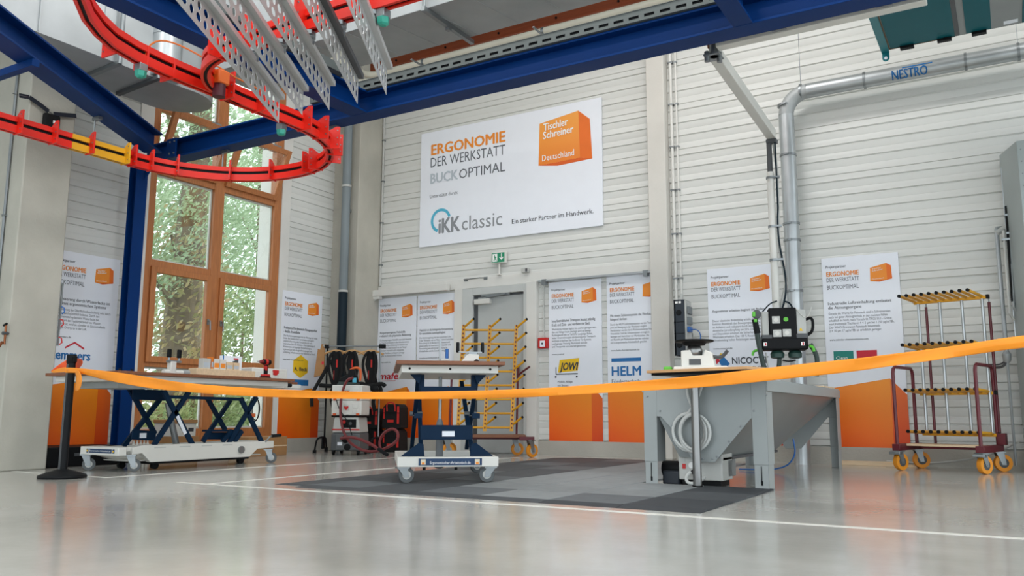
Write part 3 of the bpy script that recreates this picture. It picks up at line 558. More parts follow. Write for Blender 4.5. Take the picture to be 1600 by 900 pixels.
# ================================================================== OVERHEAD STEEL, RAIL, DUCTS
def ibeam(mb, a, b_, h=.21, w=.19, tf=.018, tw=.014):
    a, b_ = Vector(a), Vector(b_); d = (b_-a).normalized(); s_ = Vector((d.y, -d.x, 0)) if abs(d.z) < .5 else Vector((1, 0, 0)); u_ = Vector((0, 0, 1)) if abs(d.z) < .5 else Vector((0, 1, 0))
    pr = [(-w/2, 0), (w/2, 0), (w/2, tf), (tw/2, tf), (tw/2, h-tf), (w/2, h-tf), (w/2, h), (-w/2, h), (-w/2, h-tf), (-tw/2, h-tf), (-tw/2, tf), (-w/2, tf)]
    n = 12; mb.add([p + s_*q[0] + u_*q[1] for p in (a, b_) for q in pr], [tuple(range(n)), tuple(range(n, 2*n))[::-1]] + [(i, n+i, n+(i+1) % n, (i+1) % n) for i in range(n)]); return mb
BZ = 3.245; BY = 5.73
sf = thing('steel_frame', 'dark blue steel beam frame on a post by the window', 'steel frame', (-8.14, 5.6, 0))
def sp(mb, name='beam', m=blue_m, par=None): mb.v = [v-Vector((-8.14, 5.6, 0)) for v in mb.v]; return mb.build(name, m, par or sf, .002)
sp(MB().bx(-8.205, -8.193, 5.53, 5.67, 0, BZ).bx(-8.087, -8.075, 5.53, 5.67, 0, BZ).bx(-8.193, -8.087, 5.594, 5.606, 0, BZ).bx(-8.25, -8.03, 5.48, 5.72, 0, .02), 'post'); sp(MB().prism([(-8.03, BZ), (-7.85, BZ), (-8.03, BZ-.2)], 5.59, 5.61), 'gusset')
sp(ibeam(MB(), (-8.2, BY, BZ), (6, BY, BZ)))
jx = onz(585, 190, BZ)
yb = jx.x
sp(ibeam(MB(), (yb, BY-.1, BZ), (yb, -2, BZ)))
a = onz(0, 66, BZ); c = onz(240, 240, BZ); d = (a-c).normalized()
sp(ibeam(MB(), c+d*.02, a+d*2.5))
sp(MB().bx(c.x-.03, c.x+.12, BY-.12, BY-.10, BZ-.0, BZ+.21), 'joint_plate')
q = onz(50, 104, BZ-.05); sp(MB().bar((q.x+.05, q.y, BZ-.03), (-7.69, q.y-.02, BZ-.03), .06, .06), 'square_tube')
q = ony(1160, 20, BY-.1); sp(ibeam(MB(), (q.x, BY-.1, BZ), (q.x, 0, BZ+.02), .2, .14), 'cross_beam')
for k in range(2):
    x = -.2+k*2.5; sp(MB().bx(x-.006, x+.006, BY-.09, BY+.09, BZ+.018, BZ+.192), 'web_stiffener')
for (x, y) in ((c.x+.1, BY-.125), (c.x+.03, BY-.125)):
    for z in (.04, .17): sp(MB().cyl((x, y+.02, BZ+z), (x, y-.006, BZ+z), .011, 6), 'bolt', zinc_m)
tray_m = mat('dull_tray_zinc', '5C6261', .6, .2, var=.06)
# cable tray on the beam: side walls with real slots
ct = thing('cable_tray', 'perforated galvanised cable tray on top of the blue beam', 'cable tray', (-5.6, BY-.12, BZ+.215)); mb = MB(); n = 72; Lt = 9.0; st = Lt/n
for k in range(n):
    x = k*st
    mb.bx(x, x+st*.35, -.002, 0, 0, .09); mb.bx(x+st*.35, x+st, -.002, 0, 0, .022); mb.bx(x+st*.35, x+st, -.002, 0, .045, .09)
mb.bx(0, Lt, 0, .19, 0, .002).bx(0, Lt, .188, .19, 0, .09).bx(0, Lt, -.008, 0, .086, .09); mb.build('tray', tray_m, ct); MB().bx(0, Lt, .012, .17, .003, .08).build('dark_tray_fill', black_m, ct)  # black fill added inside the tray, stands in for shade behind the slots
ct2 = thing('cable_tray', 'cable tray running towards the camera on the side beam', 'cable tray', (yb-.02, 2.4, BZ+.215)); mb = MB()
for k in range(24):
    y = k*.12; mb.bx(0, .002, y, y+.045, 0, .08); mb.bx(0, .002, y+.045, y+.12, 0, .02); mb.bx(0, .002, y+.045, y+.12, .042, .08)
mb.bx(.002, .18, 0, 2.88, 0, .002).bx(.178, .18, 0, 2.88, 0, .08); mb.build('tray', tray_m, ct2)
for j, (py, yy, r_) in enumerate(((72.5, 6.08, .034), (81, 5.98, .022))):
    t = thing('insulated_pipe', ('thick cream pipe under the brown timber beam', 'thin cream pipe above the cable tray')[j], 'pipe', (0, 0, 0), 0, 'cream pipes above the blue beam')
    zz = ony(760, py, yy).z; x0 = ony(582-10*j, 117+8*j, yy).x
    MB().tube([(6, yy, zz)] + chaikin([(x0+.25, yy, zz), (x0, yy, zz), (x0-.05, yy-.16, zz), (x0-.09, yy-.34, zz+.02), (x0-.10, yy-.4, zz+.12)], 2), r_, 12).build('pipe', cream_m, t)
    for k in range(5):
        x = -4.6+k*1.3
        MB().cyl((x-.012, yy, zz), (x+.012, yy, zz), r_+.005, 12).bar((x, yy, zz-r_-.006), (x+.02, yy-.12-.1*(1-j), zz-r_-.02), .02, .008).build('pipe_clamp', zinc_m, t)
gb = thing('timber_beam', 'brown glued timber beam behind the metal duct', 'beam', (0, 0, 0)); q = ony(578, 112, 6.42)
MB().bx(q.x, 6, 6.42, 6.62, q.z, q.z+.5).build('beam', glulam, gb, .004)
for k in range(6): x = q.x+.35+k*.62; MB().cyl((x, 6.424, q.z+.045), (x, 6.412, q.z+.045), .011, 8).build('bolt_hole', black_m, gb)
# ducts
DZ = 3.8
du = thing('air_duct', 'large galvanised box duct with rounded end at upper left', 'duct', (0, 0, 0))
a0 = onz(0, 28, DZ); a1 = onz(240, 120, DZ); b0 = onz(120, 125, DZ); b1 = onz(185, 147, DZ); XR = (a0.x+a1.x)/2; XL = (b0.x+b1.x)/2
e = onz(348, 160, DZ); yc = e.y-.32; cx_ = (XL+XR)/2+.02; rr = abs(XR-XL)/2
poly = [(XR, 1.0), (XR, a1.y)] + [(cx_+ (rr+.02)*math.cos(math.radians(t)), yc-.02+.42*math.sin(math.radians(t))) for t in range(0, 181, 12)] + [(XL, b1.y), (XL, 4.68), (-7.66, 4.60), (-7.62, b0.y-.36), (XR-.30, a0.y-.25), (XR-.30, 1.0)]
MB().prism(poly, DZ, DZ+.0015, 'z').build('duct_bottom', galvm_m, du)
MB().prism(poly, DZ+.0016, DZ+1.3, 'z').build('duct_body', galvm_m, du)
fold = MB()
for y in (2.6, 3.2, 3.8, 4.4): fold.bx(XR, XR+.012, y, y+.012, DZ+.01, DZ+1.3)
fold.build('standing_seam', galvm_m, du)
sp_ = MB(); pc = (XR+.02, a1.y+.12)
sp_.cyl((pc[0], pc[1], DZ+.02), (pc[0], pc[1], DZ+1.3), .15, 28)
for k in range(3): sp_.cyl((pc[0], pc[1], DZ+.03+k*.42), (pc[0], pc[1], DZ+.045+k*.42), .155, 28)
sp_.build('round_branch', galv_m, du)
for i, (P, Q) in enumerate((((122, 125), (182, 100)), ((184, 147), (243, 123)))):
    p1, p2 = onz(P[0], P[1], DZ-.02), onz(Q[0], Q[1], DZ-.02)
    t = thing('duct_hanger', ('channel bar under the duct nearer to the camera', 'channel bar under the duct nearer to the rounded end')[i], 'hanger', (0, 0, 0), 0, 'duct hangers'); 
    MB().bar(p1, p2+Vector((.05, 0, 0)), .045, .035).build('channel', zinc_m if i == 0 else dgrey_m, t); MB().cyl(p2+Vector((.05, 0, -.01)), p2+Vector((.05, 0, 1.3)), .022, 10).build('threaded_tube', zinc_m, t)
DB = 4.0; d2 = thing('air_duct', 'long galvanised box duct running above the blue beam', 'duct', (0, 0, 0)); yf = onz(560, 45, DB).y; yk = onz(650, 81, DB).y
MB().bx(-6.9, 6, yf, yk, DB, DB+.9).build('duct_body', galvm_m, d2, .004)
for k in range(14): x = -6.4+k*.45; MB().bar((x, yf+.02, DB-.001), (x+.12, yk-.02, DB-.001), .008, .006).build('pressed_crease', galvm_m, d2)
p1 = onz(668, 18, DB-.025); t = thing('duct_hanger', 'channel bar under the long duct above the blue beam', 'hanger', (0, 0, 0), 0, 'duct hangers')
MB().bar((p1.x, yf-.06, DB-.025), (p1.x, yk+.06, DB-.025), .04, .04).bx(p1.x-.02, p1.x+.02, (yf+yk)/2-.02, (yf+yk)/2+.02, DB-.07, DB-.04).build('channel', zinc_m, t); MB().cyl((p1.x, yf-.04, DB-.05), (p1.x, yf-.04, 5.2), .018, 10).build('threaded_tube', zinc_m, t)
# ---- red overhead conveyor rail
RZ = 2.79; RH = .135
rt = thing('overhead_rail', 'red overhead conveyor rail with a wide loop and a yellow segment', 'overhead rail', (-5.86, 4.66, RZ))
O_ = Vector((-5.86, 4.66, RZ)); R0 = 1.05
XLr, XRr = O_.x-R0, O_.x+R0
def P3(x, y): return Vector((x-O_.x, y-O_.y, 0))
left = [P3(XLr, 1.9+k*.2) for k in range(14)] + [P3(XLr, O_.y)]
loop = [P3(O_.x-R0*math.cos(math.radians(t)), O_.y+R0*math.sin(math.radians(t))) for t in range(4, 180, 4)]
right = [P3(XRr, O_.y-k*.1) for k in range(12)] + [P3(x, y) for x, y in [(XRr+.005, 3.42), (XRr+.03, 3.2), (XRr+.09, 3.0), (XRr+.18, 2.85), (XRr+.30, 2.70), (XRr+.5, 2.52), (XRr+.9, 2.2), (XRr+1.4, 1.85)]]
R1 = .62
branch = [P3(3.0, 3.46)] + [P3(-2.0+.0-k*.2, 3.46) for k in range(11)] + [P3(XRr+R1+.0-R1*math.sin(math.radians(t)), 3.46+R1*(1-math.cos(math.radians(t)))) for t in range(6, 91, 6)]
def rail(pts, name='rail_segment', m=red_m, up=True):
    o = MB().sweep([(-.032, 0), (-.012, 0), (-.012, .01), (.012, .01), (.012, 0), (.032, 0), (.032, .062), (-.032, .062)], pts).sweep([(-.03, .092), (.03, .092), (.03, RH), (-.03, RH)], pts).build(name, m, rt)
    MB().sweep([(-.012, .055), (.012, .055), (.012, .1), (-.012, .1)], pts).sweep([(-.0115, .0095), (.0115, .0095), (.0115, .012), (-.0115, .012)], pts).build('dark_slot', black_m, o)
    return o
iy0, iy1 = onz(148, 222, RZ).y, onz(222, 250, RZ).y
rail([p for p in left if p.y < iy0-O_.y] + [P3(XLr, iy0)]); rail([P3(XLr, iy0), P3(XLr, iy1)], 'yellow_segment', yel_m); rail([P3(XLr, iy1)] + [p for p in left if p.y > iy1-O_.y] + loop[:22]); rail(loop[21:]+right[:12]); rail(right[11:]); rail(branch)
# triangular and plate brackets straddling the rail
def bracket(p, d, big=False, m=red_m):
    d = Vector((d[0], d[1], 0)).normalized(); s_ = Vector((d.y, -d.x, 0)); mb = MB()
    T_ = Matrix(((s_.x, d.x, 0, p.x), (s_.y, d.y, 0, p.y), (0, 0, 1, 0), (0, 0, 0, 1)))
    w = .09 if not big else .11
    M_ = MB().prism([(-.035, -.008), (w, -.008), (w, RH+.055), (w-.035, RH+.055), (-.0, RH+.01), (-.035, RH)], -.007, .007); M_.v = [T_ @ v for v in M_.v]; o = M_.build('bracket', m, rt, .001)
    B_ = MB()
    for zz in (.03, .09, RH+.02): B_.cyl(T_ @ Vector((w-.02, -.012, zz)), T_ @ Vector((w-.02, .012, zz)), .006, 6)
    B_.build('bolt', zinc_m, o)
for px_, py_, s_ in ((38, 205, 1), (88, 222, 1), (147, 238, 1)): bracket(P3(XLr, onz(px_, py_, RZ).y), (0, 1))
bracket(P3(XLr, iy1-.01), (0, 1), m=yel_m); bracket(P3(XLr, iy1+.06), (0, 1))
for t in (10, 24, 52, 76, 104, 112, 128, 140, 150, 164, 176):
    a_ = math.radians(t); bracket(P3(O_.x-R0*math.cos(a_), O_.y+R0*math.sin(a_)), (-math.sin(a_), -math.cos(a_)) if t > 115 else (math.sin(a_), math.cos(a_)), t > 100)
for y in (4.25, 3.95, 3.5, 3.28, 3.05): bracket(P3(XRr+(.02 if y < 3.4 else 0), y), (0, -1) if y < 3.6 else (0, 1), True)
for x in (-2.5, -3.05, -3.5, -3.95, -4.25): bracket(P3(x, 3.46), (1, 0), True)
# hangers from the blue beams
for (px_, py_) in ((152, 183), (352, 235), (521, 197)):
    q = onz(px_, py_, BZ); a_ = q-O_; a_.z = BZ-RZ
    MB().bx(-.05, .05, -.02, .02, -.03, 0, Matrix.Translation(a_)).cyl(a_+Vector((-.03, 0, 0)), Vector((a_.x-.03, a_.y, RH)), .008, 6).build('rod_hanger', zinc_m, rt)
for x in (2.0, -.5, -3.1, -4.05): a_ = P3(x, 3.46); MB().cyl(a_+Vector((0, 0, RH)), a_+Vector((0, 0, 1.2)), .012, 8).build('rod_hanger', zinc_m, rt)
# sensors with teal caps and the orange cable
for i, (x, y) in enumerate(((XRr+.03, 3.25), (XRr-.03, 4.55), (-2.92, 3.47))):
    t = thing('rail_sensor', ('teal capped sensor box under the upper left curve of the red rail', 'teal capped sensor box under the red loop end', 'teal sensor box right of the perforated bars')[i], 'sensor', (x, y, RZ-.07), 0, 'sensors on the red rail')
    MB().bx(-.03, .03, -.03, .03, .02, .07).build('holder', zinc_m, t, .003); MB().lathe([(.02, -.025), (.034, -.015), (.038, .02)], (0, 0, 0), 6).build('cap', mat('teal_cap', '2E9A86', .4), t)
cb = thing('sensor_cable', 'orange cable looping between rail sensors', 'cable', (0, 0, 0)); mb = MB()
mb.tube(bez((XRr+.03, 3.26, RZ+.02), (XRr+.02, 3.3, RZ+.32), (XRr+.1, 3.5, RZ+.22), (XRr+.12, 3.95, RZ+.14), 14), .006, 6); mb.tube(bez((XRr+.12, 3.95, RZ+.14), (XRr+.1, 4.2, RZ+.14), (XRr, 4.4, RZ+.2), (XRr-.02, 4.55, RZ+.01), 10), .006, 6); mb.build('cable', mat('orange_cable', 'D9722A', .5), cb)
mo = thing('rail_switch_drive', 'orange and black motor unit at the rail junction', 'motor', (XRr+.13, 3.80, RZ+.03))
MB().bx(-.05, .05, -.05, .05, .0, .10).build('housing', mat('motor_orange', 'D8641E', .5), mo, .01); MB().bx(-.06, -.045, -.06, .06, -.01, .11).build('mount', black_m, mo); MB().cyl((0, 0, -.09), (0, 0, 0), .045, 14).build('drive_wheel', mat('dark_wine', '4A1220', .5), mo)
# ---- perforated carrier bars on trolleys
def perf(L, h):
    mb = MB(); nx = 22; cw = L/nx; rows_ = 2; ch = h/(rows_+.6)
    for i in range(nx):
        for j in range(rows_):
            x0 = i*cw; z0 = .3*ch+j*ch
            ox = [(x0, z0), (x0+cw/2, z0), (x0+cw, z0), (x0+cw, z0+ch/2), (x0+cw, z0+ch), (x0+cw/2, z0+ch), (x0, z0+ch), (x0, z0+ch/2)]
            c_ = (x0+cw/2, z0+ch/2); rr_ = (.36, .36) if (i+j) % 2 else (.27, .40)
            inn = [(c_[0]+rr_[0]*cw*math.cos(math.radians(225+45*k)), c_[1]+rr_[1]*ch*math.sin(math.radians(225+45*k))) for k in range(8)]
            mb.add([(p[0], 0, p[1]) for p in ox+inn], [(k, (k+1) % 8, 8+(k+1) % 8, 8+k) for k in range(8)])
    mb.add([(0, 0, 0), (L, 0, 0), (L, 0, .3*ch), (0, 0, .3*ch)], [(0, 1, 2, 3)]); mb.add([(0, 0, h-.3*ch), (L, 0, h-.3*ch), (L, 0, h), (0, 0, h)], [(0, 1, 2, 3)])
    return mb
ang = math.radians(90+30)
bar0 = None; barw = None; BL = 2.1; BH = .17; BZ0 = 2.53
white_al = mat('anodised_aluminium', 'C6C8C8', .4, .45, var=.04)
tipx = [(435, 192), (472, 180), (514, 172), (558, 162), (603, 148)]
names_ = ('leftmost perforated bar hanging across the red loop', 'second perforated bar from the left', 'middle one of the five perforated bars', 'fourth perforated bar, with a dark top edge', 'rightmost perforated bar, in front of the duct')
webmesh = None
for i, (a_, b_) in enumerate(tipx):
    tip = onz(a_, b_, BZ0); d = Vector((.50+.0*i, -.866, 0)); vp = math.atan2(815-800, F)+YAW; d = Vector((-math.sin(vp), -math.cos(vp), 0))
    cr = tip + d*((tip.y-3.46)/-d.y)
    t = thing('perforated_bar', names_[i] + ' below the rail', 'perforated bar', (tip.x, tip.y, BZ0), math.atan2(d.y, d.x), 'perforated carrier bars')
    if webmesh is None: w = perf(BL, BH).build('perforated_web', white_al, t, sm=False); w.modifiers.new('s', 'SOLIDIFY').thickness = .003; webmesh = w
    else: w = copyobj(webmesh, t)
    MB().bx(-.005, BL, -.002, .038, BH, BH+.035).build('top_channel', white_al if i != 3 else dgrey_m, t, .002)
    L_ = (cr-tip).length; tz = BH+.035
    mb = MB().cyl((L_, .018, tz), (L_, .018, RZ-BZ0-.035), .010, 8).build('hanger_pin', zinc_m, t)
    MB().lathe([(.012, 0), (.026, .008), (.03, .03), (.022, .04), (.034, .05), (.034, .085)], (L_, .018, RZ-BZ0-.085), 12).bx(L_-.05, L_+.05, -.005, .04, RZ-BZ0-.03, RZ-BZ0-.001).build('trolley', zinc_m, t, .003)
# ================================================================== RIGHT SIDE: PIPE, HUB, MACHINES
# ---- galvanised extraction pipe along the back wall
EP = thing('extraction_pipe', 'shiny galvanised extraction pipe bending along the back wall', 'pipe', (-1.955, 9.3, 0)); PR = .083; PZ = 4.075
MB().cyl((0, 0, .0), (0, 0, PZ-.24), PR, 28).build('vertical_pipe', galv_m, EP)
MB().tube([(0, 0, PZ-.24)] + [(.24-.24*math.cos(math.radians(t)), 0, PZ-.24+.24*math.sin(math.radians(t))) for t in range(10, 91, 10)], PR*.99, 24).build('elbow', galvm_m, EP)
MB().cyl((.24, 0, PZ), (6, 0, PZ), PR, 28).build('horizontal_pipe', galv_m, EP)
for py in (165, 243, 350, 376, 455): z = zat(-1.95, 9.3, py); c_ = MB().cyl((0, 0, z-.012), (0, 0, z+.012), PR+.008, 28).bx(-.02, .02, -PR-.025, -PR, z-.01, z+.01).build('clamp_collar', zinc_m, EP)
for x_ in (1250, 1350, 1510, 1594): x = ony(x_, 110, 9.3).x+1.955; MB().cyl((x-.012, 0, PZ), (x+.012, 0, PZ), PR+.008, 28).build('clamp_collar', zinc_m, EP); 
for x_ in (1250, 1594): x = ony(x_, 110, 9.3).x+1.955; MB().cyl((x, 0, PZ+PR), (x, 0, 6.2), .004, 6).build('suspension_wire', zinc_m, EP)
for z in (1.3, 3.0): MB().bx(-.02, .02, PR-.01, .22, z-.01, z+.01).build('wall_bracket', zinc_m, EP)
V, Fc = glyphs('NESTRO', 0); x0 = ony(1394, 105, 9.3).x+1.955; wdt = ony(1449, 100, 9.3).x+1.955-x0; lx0 = min(v[0] for v in V); lx1 = max(v[0] for v in V)
me = bpy.data.meshes.new('lettering'); n = len(V); me.from_pydata([(v[0]+d_, v[1], 0) for d_ in (0, .03, -.03) for v in V], [], [tuple(i+n*k for i in fc) for k in range(3) for fc in Fc])
bm = bmesh.new(); bm.from_mesh(me)
for k in range(1, 12): bmesh.ops.bisect_plane(bm, geom=bm.verts[:]+bm.edges[:]+bm.faces[:], plane_co=(0, k*.06, 0), plane_no=(0, 1, 0))
bm.verts.ensure_lookup_table()
for v in bm.verts: th = math.radians(-24)+(v.co.y-.35)*.1/.7/PR; rr_ = PR+.0035; v.co = (x0+(v.co.x-lx0)/(lx1-lx0)*wdt, -rr_*math.cos(th), PZ+rr_*math.sin(th))
bm.to_mesh(me); bm.free(); me.materials.append(inkb_m); o = bpy.data.objects.new('lettering', me); COL.objects.link(o); o.parent = EP
mb = MB(); r_ = PR+.0035
for k in range(6): th0 = math.radians(16+1.5*k); th1 = math.radians(17.5+1.5*k); mb.face([(x0+.1, -r_*math.cos(th0), PZ+r_*math.sin(th0)), (x0+wdt+.05, -r_*math.cos(th0), PZ+r_*math.sin(th0)), (x0+wdt+.05, -r_*math.cos(th1), PZ+r_*math.sin(th1)), (x0+.1, -r_*math.cos(th1), PZ+r_*math.sin(th1))])
mb.build('logo_stroke', inkb_m, EP, sm=False, keep=True)
# ---- articulated arm and hanging socket hub
hx, hy = ony(1213, 480, 8.3).x, 8.3; AZ = 3.30
pv = onz(1112, 78, AZ)
am = thing('swing_arm', 'pale articulated ceiling arm carrying the socket hub', 'ceiling arm', (pv.x, pv.y, AZ)); e = Vector((hx-pv.x+.03, hy-pv.y, 0))
MB().bar((0, .06, 0), e, .085, .10).build('outer_arm', white_m, am, .006); MB().bx(.06, 1.5, -.10, -.01, -.03, .055).build('inner_arm', white_m, am, .006); MB().bx(-.02, .09, -.10, .09, .05, .075).bx(-.05, .07, -.06, .08, -.06, -.05).cyl((.02, 0, -.06), (.02, 0, .17), .035, 16).build('pivot', zinc_m, am)
MB().cyl((-.03, -.03, -.02), (-.03, -.03, -.1), .02, 10).cyl((.05, .03, -.02), (.05, .03, -.1), .02, 10).build('pivot_bolt', zinc_m, am); MB().tube(bez((-.02, .02, .03), (-.06, .05, .2), (.04, .03, .2), (.07, -.03, .1), 8), .018, 8).build('pivot_cable', mat('brown_cable', '8A5A3A', .6), am)
[MB().bx(x, x+.1, -.20, -.05, .055, .07).bx(x, x+.1, -.20, -.17, -.05, .0549).build('beam_clamp', zinc_m, am) for x in (.5, 1.2)]; MB().bx(e.x-.05, e.x+.05, e.y-.05, e.y+.04, -.09, -.05).build('end_cap', dgrey_m, am, .004)
ht = zat(hx, hy, 483); hb = thing('socket_hub', 'black hanging socket hub on a white pole above the grey hopper', 'socket hub', (hx+.055, hy, 0), math.radians(18))
def hq(zx, zy): return ((zx-380)/1020., ht-(zy-85)/1020.)        # crop pixels -> metres on the hub front
def hbx(name, m, zx0, zy0, zx1, zy1, y0, y1, par=hb, bev=.006): a_, b_ = hq(zx0, zy0), hq(zx1, zy1); return MB().bx(a_[0], b_[0], y0, y1, b_[1], a_[1]).build(name, m, par, bev)
hbx('core_housing', black_m, 240, 85, 500, 430, -.10, .10, bev=.012); hbx('lower_housing', black_m, 165, 385, 595, 500, -.12, .11, bev=.015)
hbx('side_panel', lgrey_m, 175, 120, 243, 355, -.08, .08); hbx('side_panel', lgrey_m, 500, 105, 590, 345, -.08, .08); hbx('shelf', dgrey_m, 165, 352, 265, 400, -.11, .1); hbx('shelf', dgrey_m, 490, 345, 600, 395, -.11, .1)
for z4 in ((270, 170, 345, 242), (275, 302, 355, 376), (365, 298, 445, 372)):
    s_ = hbx('socket', lgrey_m, *z4, -.108, -.10, bev=.004); c_ = hq((z4[0]+z4[2])/2, (z4[1]+z4[3])/2); MB().cyl((c_[0], -.110, c_[1]), (c_[0], -.108, c_[1]), .021, 16).build('socket_lid', white_m, s_)
c_ = hq(400, 202); MB().cyl((c_[0], -.108, c_[1]), (c_[0], -.10, c_[1]), .022, 20).build('green_button', lime_m, hb)
c_ = hq(538, 300); flat(hb, 'warning_triangle', inky_m, [(c_[0]-.018, c_[1]-.016), (c_[0]+.018, c_[1]-.016), (c_[0], c_[1]+.016)], -.082)
for zx in (196, 546): c_ = hq(zx, 445); MB().bx(c_[0]-.016, c_[0]+.016, -.123, -.12, c_[1]-.017, c_[1]+.017).build('small_label', inkw_m, hb); MB().bx(c_[0]-.004, c_[0]+.01, -.124, -.123, c_[1]-.012, c_[1]+.012).build('small_label', inkr_m, hb)
a_ = [hq(*p) for p in ((592, 200), (640, 185), (660, 215), (652, 320), (600, 355))]; MB().tube(chaikin([(p[0], -.04, p[1]) for p in a_], 2), .014, 8).build('handle', black_m, hb)
for zx in (315, 482): c_ = hq(zx, 525); MB().lathe([(.03, 0), (.062, .01), (.066, .05), (.05, .075)], (c_[0], 0, c_[1]-.055), 20).build('suction_collar', mat('dark_green_plastic', '24433C', .45), hb)
zt = AZ-.09
MB().cyl((-.055, 0, ht-.01), (-.055, 0, zat(hx, hy, 270)), .036, 16).build('pole', white_m, hb); MB().cyl((-.055, 0, zat(hx, hy, 275)), (-.055, 0, zt), .026, 12).build('upper_pole', dgrey_m, hb)
for py in (279, 355, 407): z = zat(hx, hy, py); MB().cyl((-.055, 0, z-.012), (-.055, 0, z+.012), .044, 14).bx(-.055, .03, -.05, .0, z-.009, z+.009).build('pole_clamp', zinc_m, hb)
MB().tube(bez((0, -.02, ht), (.12, -.02, ht+.35), (-.05, -.03, ht+.5), (0, -.035, ht+1.0), 20) + [(.0, -.035, zt)], .009, 8).build('cable', bluet_m, hb); MB().tube([(-.01, .02, zt), (.015, .02, zt-.3), (.0, .02, ht+.6), (.05, .02, ht+.25), (-.02, .02, ht)], .013, 8).build('cable', lgrey_m, hb)
a_ = [hq(*p) for p in ((185, 120), (260, 35), (330, 12))]; MB().tube(chaikin([(p[0], -.05, p[1]) for p in a_], 2), .007, 6).build('cable', bluet_m, hb); a_ = [hq(*p) for p in ((390, 12), (450, 35), (475, 90))]; MB().tube(chaikin([(p[0], -.05, p[1]) for p in a_], 2), .009, 6).build('cable', bluet_m, hb)
a_ = [hq(*p) for p in ((500, 95), (560, 180), (610, 190), (645, 85))]; MB().tube(chaikin([(p[0], -.09, p[1]) for p in a_], 2), .004, 6).build('antenna', white_m, hb)
def hhose(pts, r, m, name='suction_hose', y=-.13):
    q = chaikin([(hq(*p)[0], y-.0, hq(*p)[1]) for p in pts], 2); o = MB().tube(q, r, 10).build(name, m, hb); return o
o = hhose(((120, 330), (135, 450), (160, 600), (190, 760)), .024, hoseg_m); hhose(((105, 200), (125, 340)), .029, black_m, 'hose_cuff'); c_ = hq(125, 150); MB().lathe([(.02, -.03), (.043, -.025), (.043, .03), (.02, .035)], (c_[0], -.12, c_[1]), 16, 'y').build('tool_head', dgrey_m, hb); hbx('lime_cuff', lime_m, 82, 125, 112, 175, -.16, -.15); hbx('lime_cuff', lime_m, 95, 200, 125, 230, -.165, -.155)
hhose(((610, 450), (660, 540), (670, 620), (655, 760)), .022, hoseg_m); hhose(((332, 580), (325, 650), (300, 760)), .022, hoseg_m, y=-.02); hhose(((205, 520), (215, 640), (245, 760)), .008, lgrey_m, 'cable', -.05); hhose(((355, 600), (420, 612), (480, 600)), .007, black_m, 'cable', -.06)
a_ = [hq(*p) for p in ((130, 500), (85, 505), (75, 550))]; MB().tube(chaikin([(p[0], -.06, p[1]) for p in a_], 2), .012, 8).build('lime_hook', lime_m, hb); a_ = [hq(*p) for p in ((600, 470), (635, 480), (640, 525))]; MB().tube(chaikin([(p[0], -.15, p[1]) for p in a_], 2), .014, 8).build('lime_hook', lime_m, hb)
# ---- socket tower on the slim pillar
pb = thing('socket_tower', 'tall black and white socket tower beside the slim pillar', 'socket tower', (-3.26, 9.10, 1.17))
MB().bx(0, .02, .0, .24, 0, .64).build('back_plate', dgrey_m, pb); MB().bx(.0, .125, -.0, .21, 0, .64).build('housing', mat('blue_black_plastic', '182430', .45), pb, .006); MB().bx(.02, .08, .21, .45, .25, .29).build('wall_arm', zinc_m, pb)
MB().bx(.125, .14, .01, .20, .02, .63).build('socket_plate', lgrey_m, pb, .003)
for k, z in enumerate((.52, .40)): MB().bx(.14, .165, .05, .17, z-.045, z+.045).build('socket_flap', mat('grey_flap', '6F7678', .4), pb, .006)
MB().bx(.14, .17, .04, .15, .27, .33).build('blue_plug', bluep_m, pb, .006); MB().tube(bez((.17, .1, .3), (.3, .08, .31), (.3, .05, .2), (.29, .0, .12), 8), .006, 6).build('blue_cable', bluep_m, pb)
for y in (.06, .14): MB().cyl((.14, y, .17), (.18, y, .16), .016, 10).build('red_plug', redp_m, pb)
for z in (.49, .12): MB().lathe([(.028, 0), (.034, .004), (.028, .008)], (.06, -.006, z), 20, 'y').build('round_cover', black_m, pb)
MB().bx(.02, .05, -.004, 0, .595, .62).bx(.06, .09, -.004, 0, .595, .62).build('small_label', inkw_m, pb); MB().bx(-.001, .126, -.003, 0, .38, .386).bx(-.001, .126, -.003, 0, .25, .256).build('joint_line', black_m, pb); MB().cyl((.06, .1, .64), (.06, .1, .72), .018, 10).build('cable_gland', lgrey_m, pb)
# ---- grey hopper machine
X0, X1, Y0, Y1, HT = -2.40, -1.485, 5.985, 8.86, .755
hp = thing('hopper_machine', 'grey sheet metal hopper machine on four legs', 'machine', ((X0+X1)/2, (Y0+Y1)/2, 0)); OH = Vector(((X0+X1)/2, (Y0+Y1)/2, 0))
def hm(mb, name, m=grey_m, bev=.002): mb.v = [v-OH for v in mb.v]; return mb.build(name, m, hp, bev)
fx = lambda px_, py_: (ony(px_, py_, Y0).x, ony(px_, py_, Y0).z)
fp = [(X0+.0, HT), (X0, .50), (X0+.135, .50), fx(1057, 678), fx(1084, 722), fx(1117, 722), fx(1173, 654), (X1-.10, fx(1173, 654)[1]), (X1, fx(1173, 654)[1]), (X1, HT)]
hm(MB().prism(fp, Y0, Y0+.004), 'front_plate'); hm(MB().prism([(a, b) for a, b in fp], Y1-.01, Y1-.006), 'rear_plate')
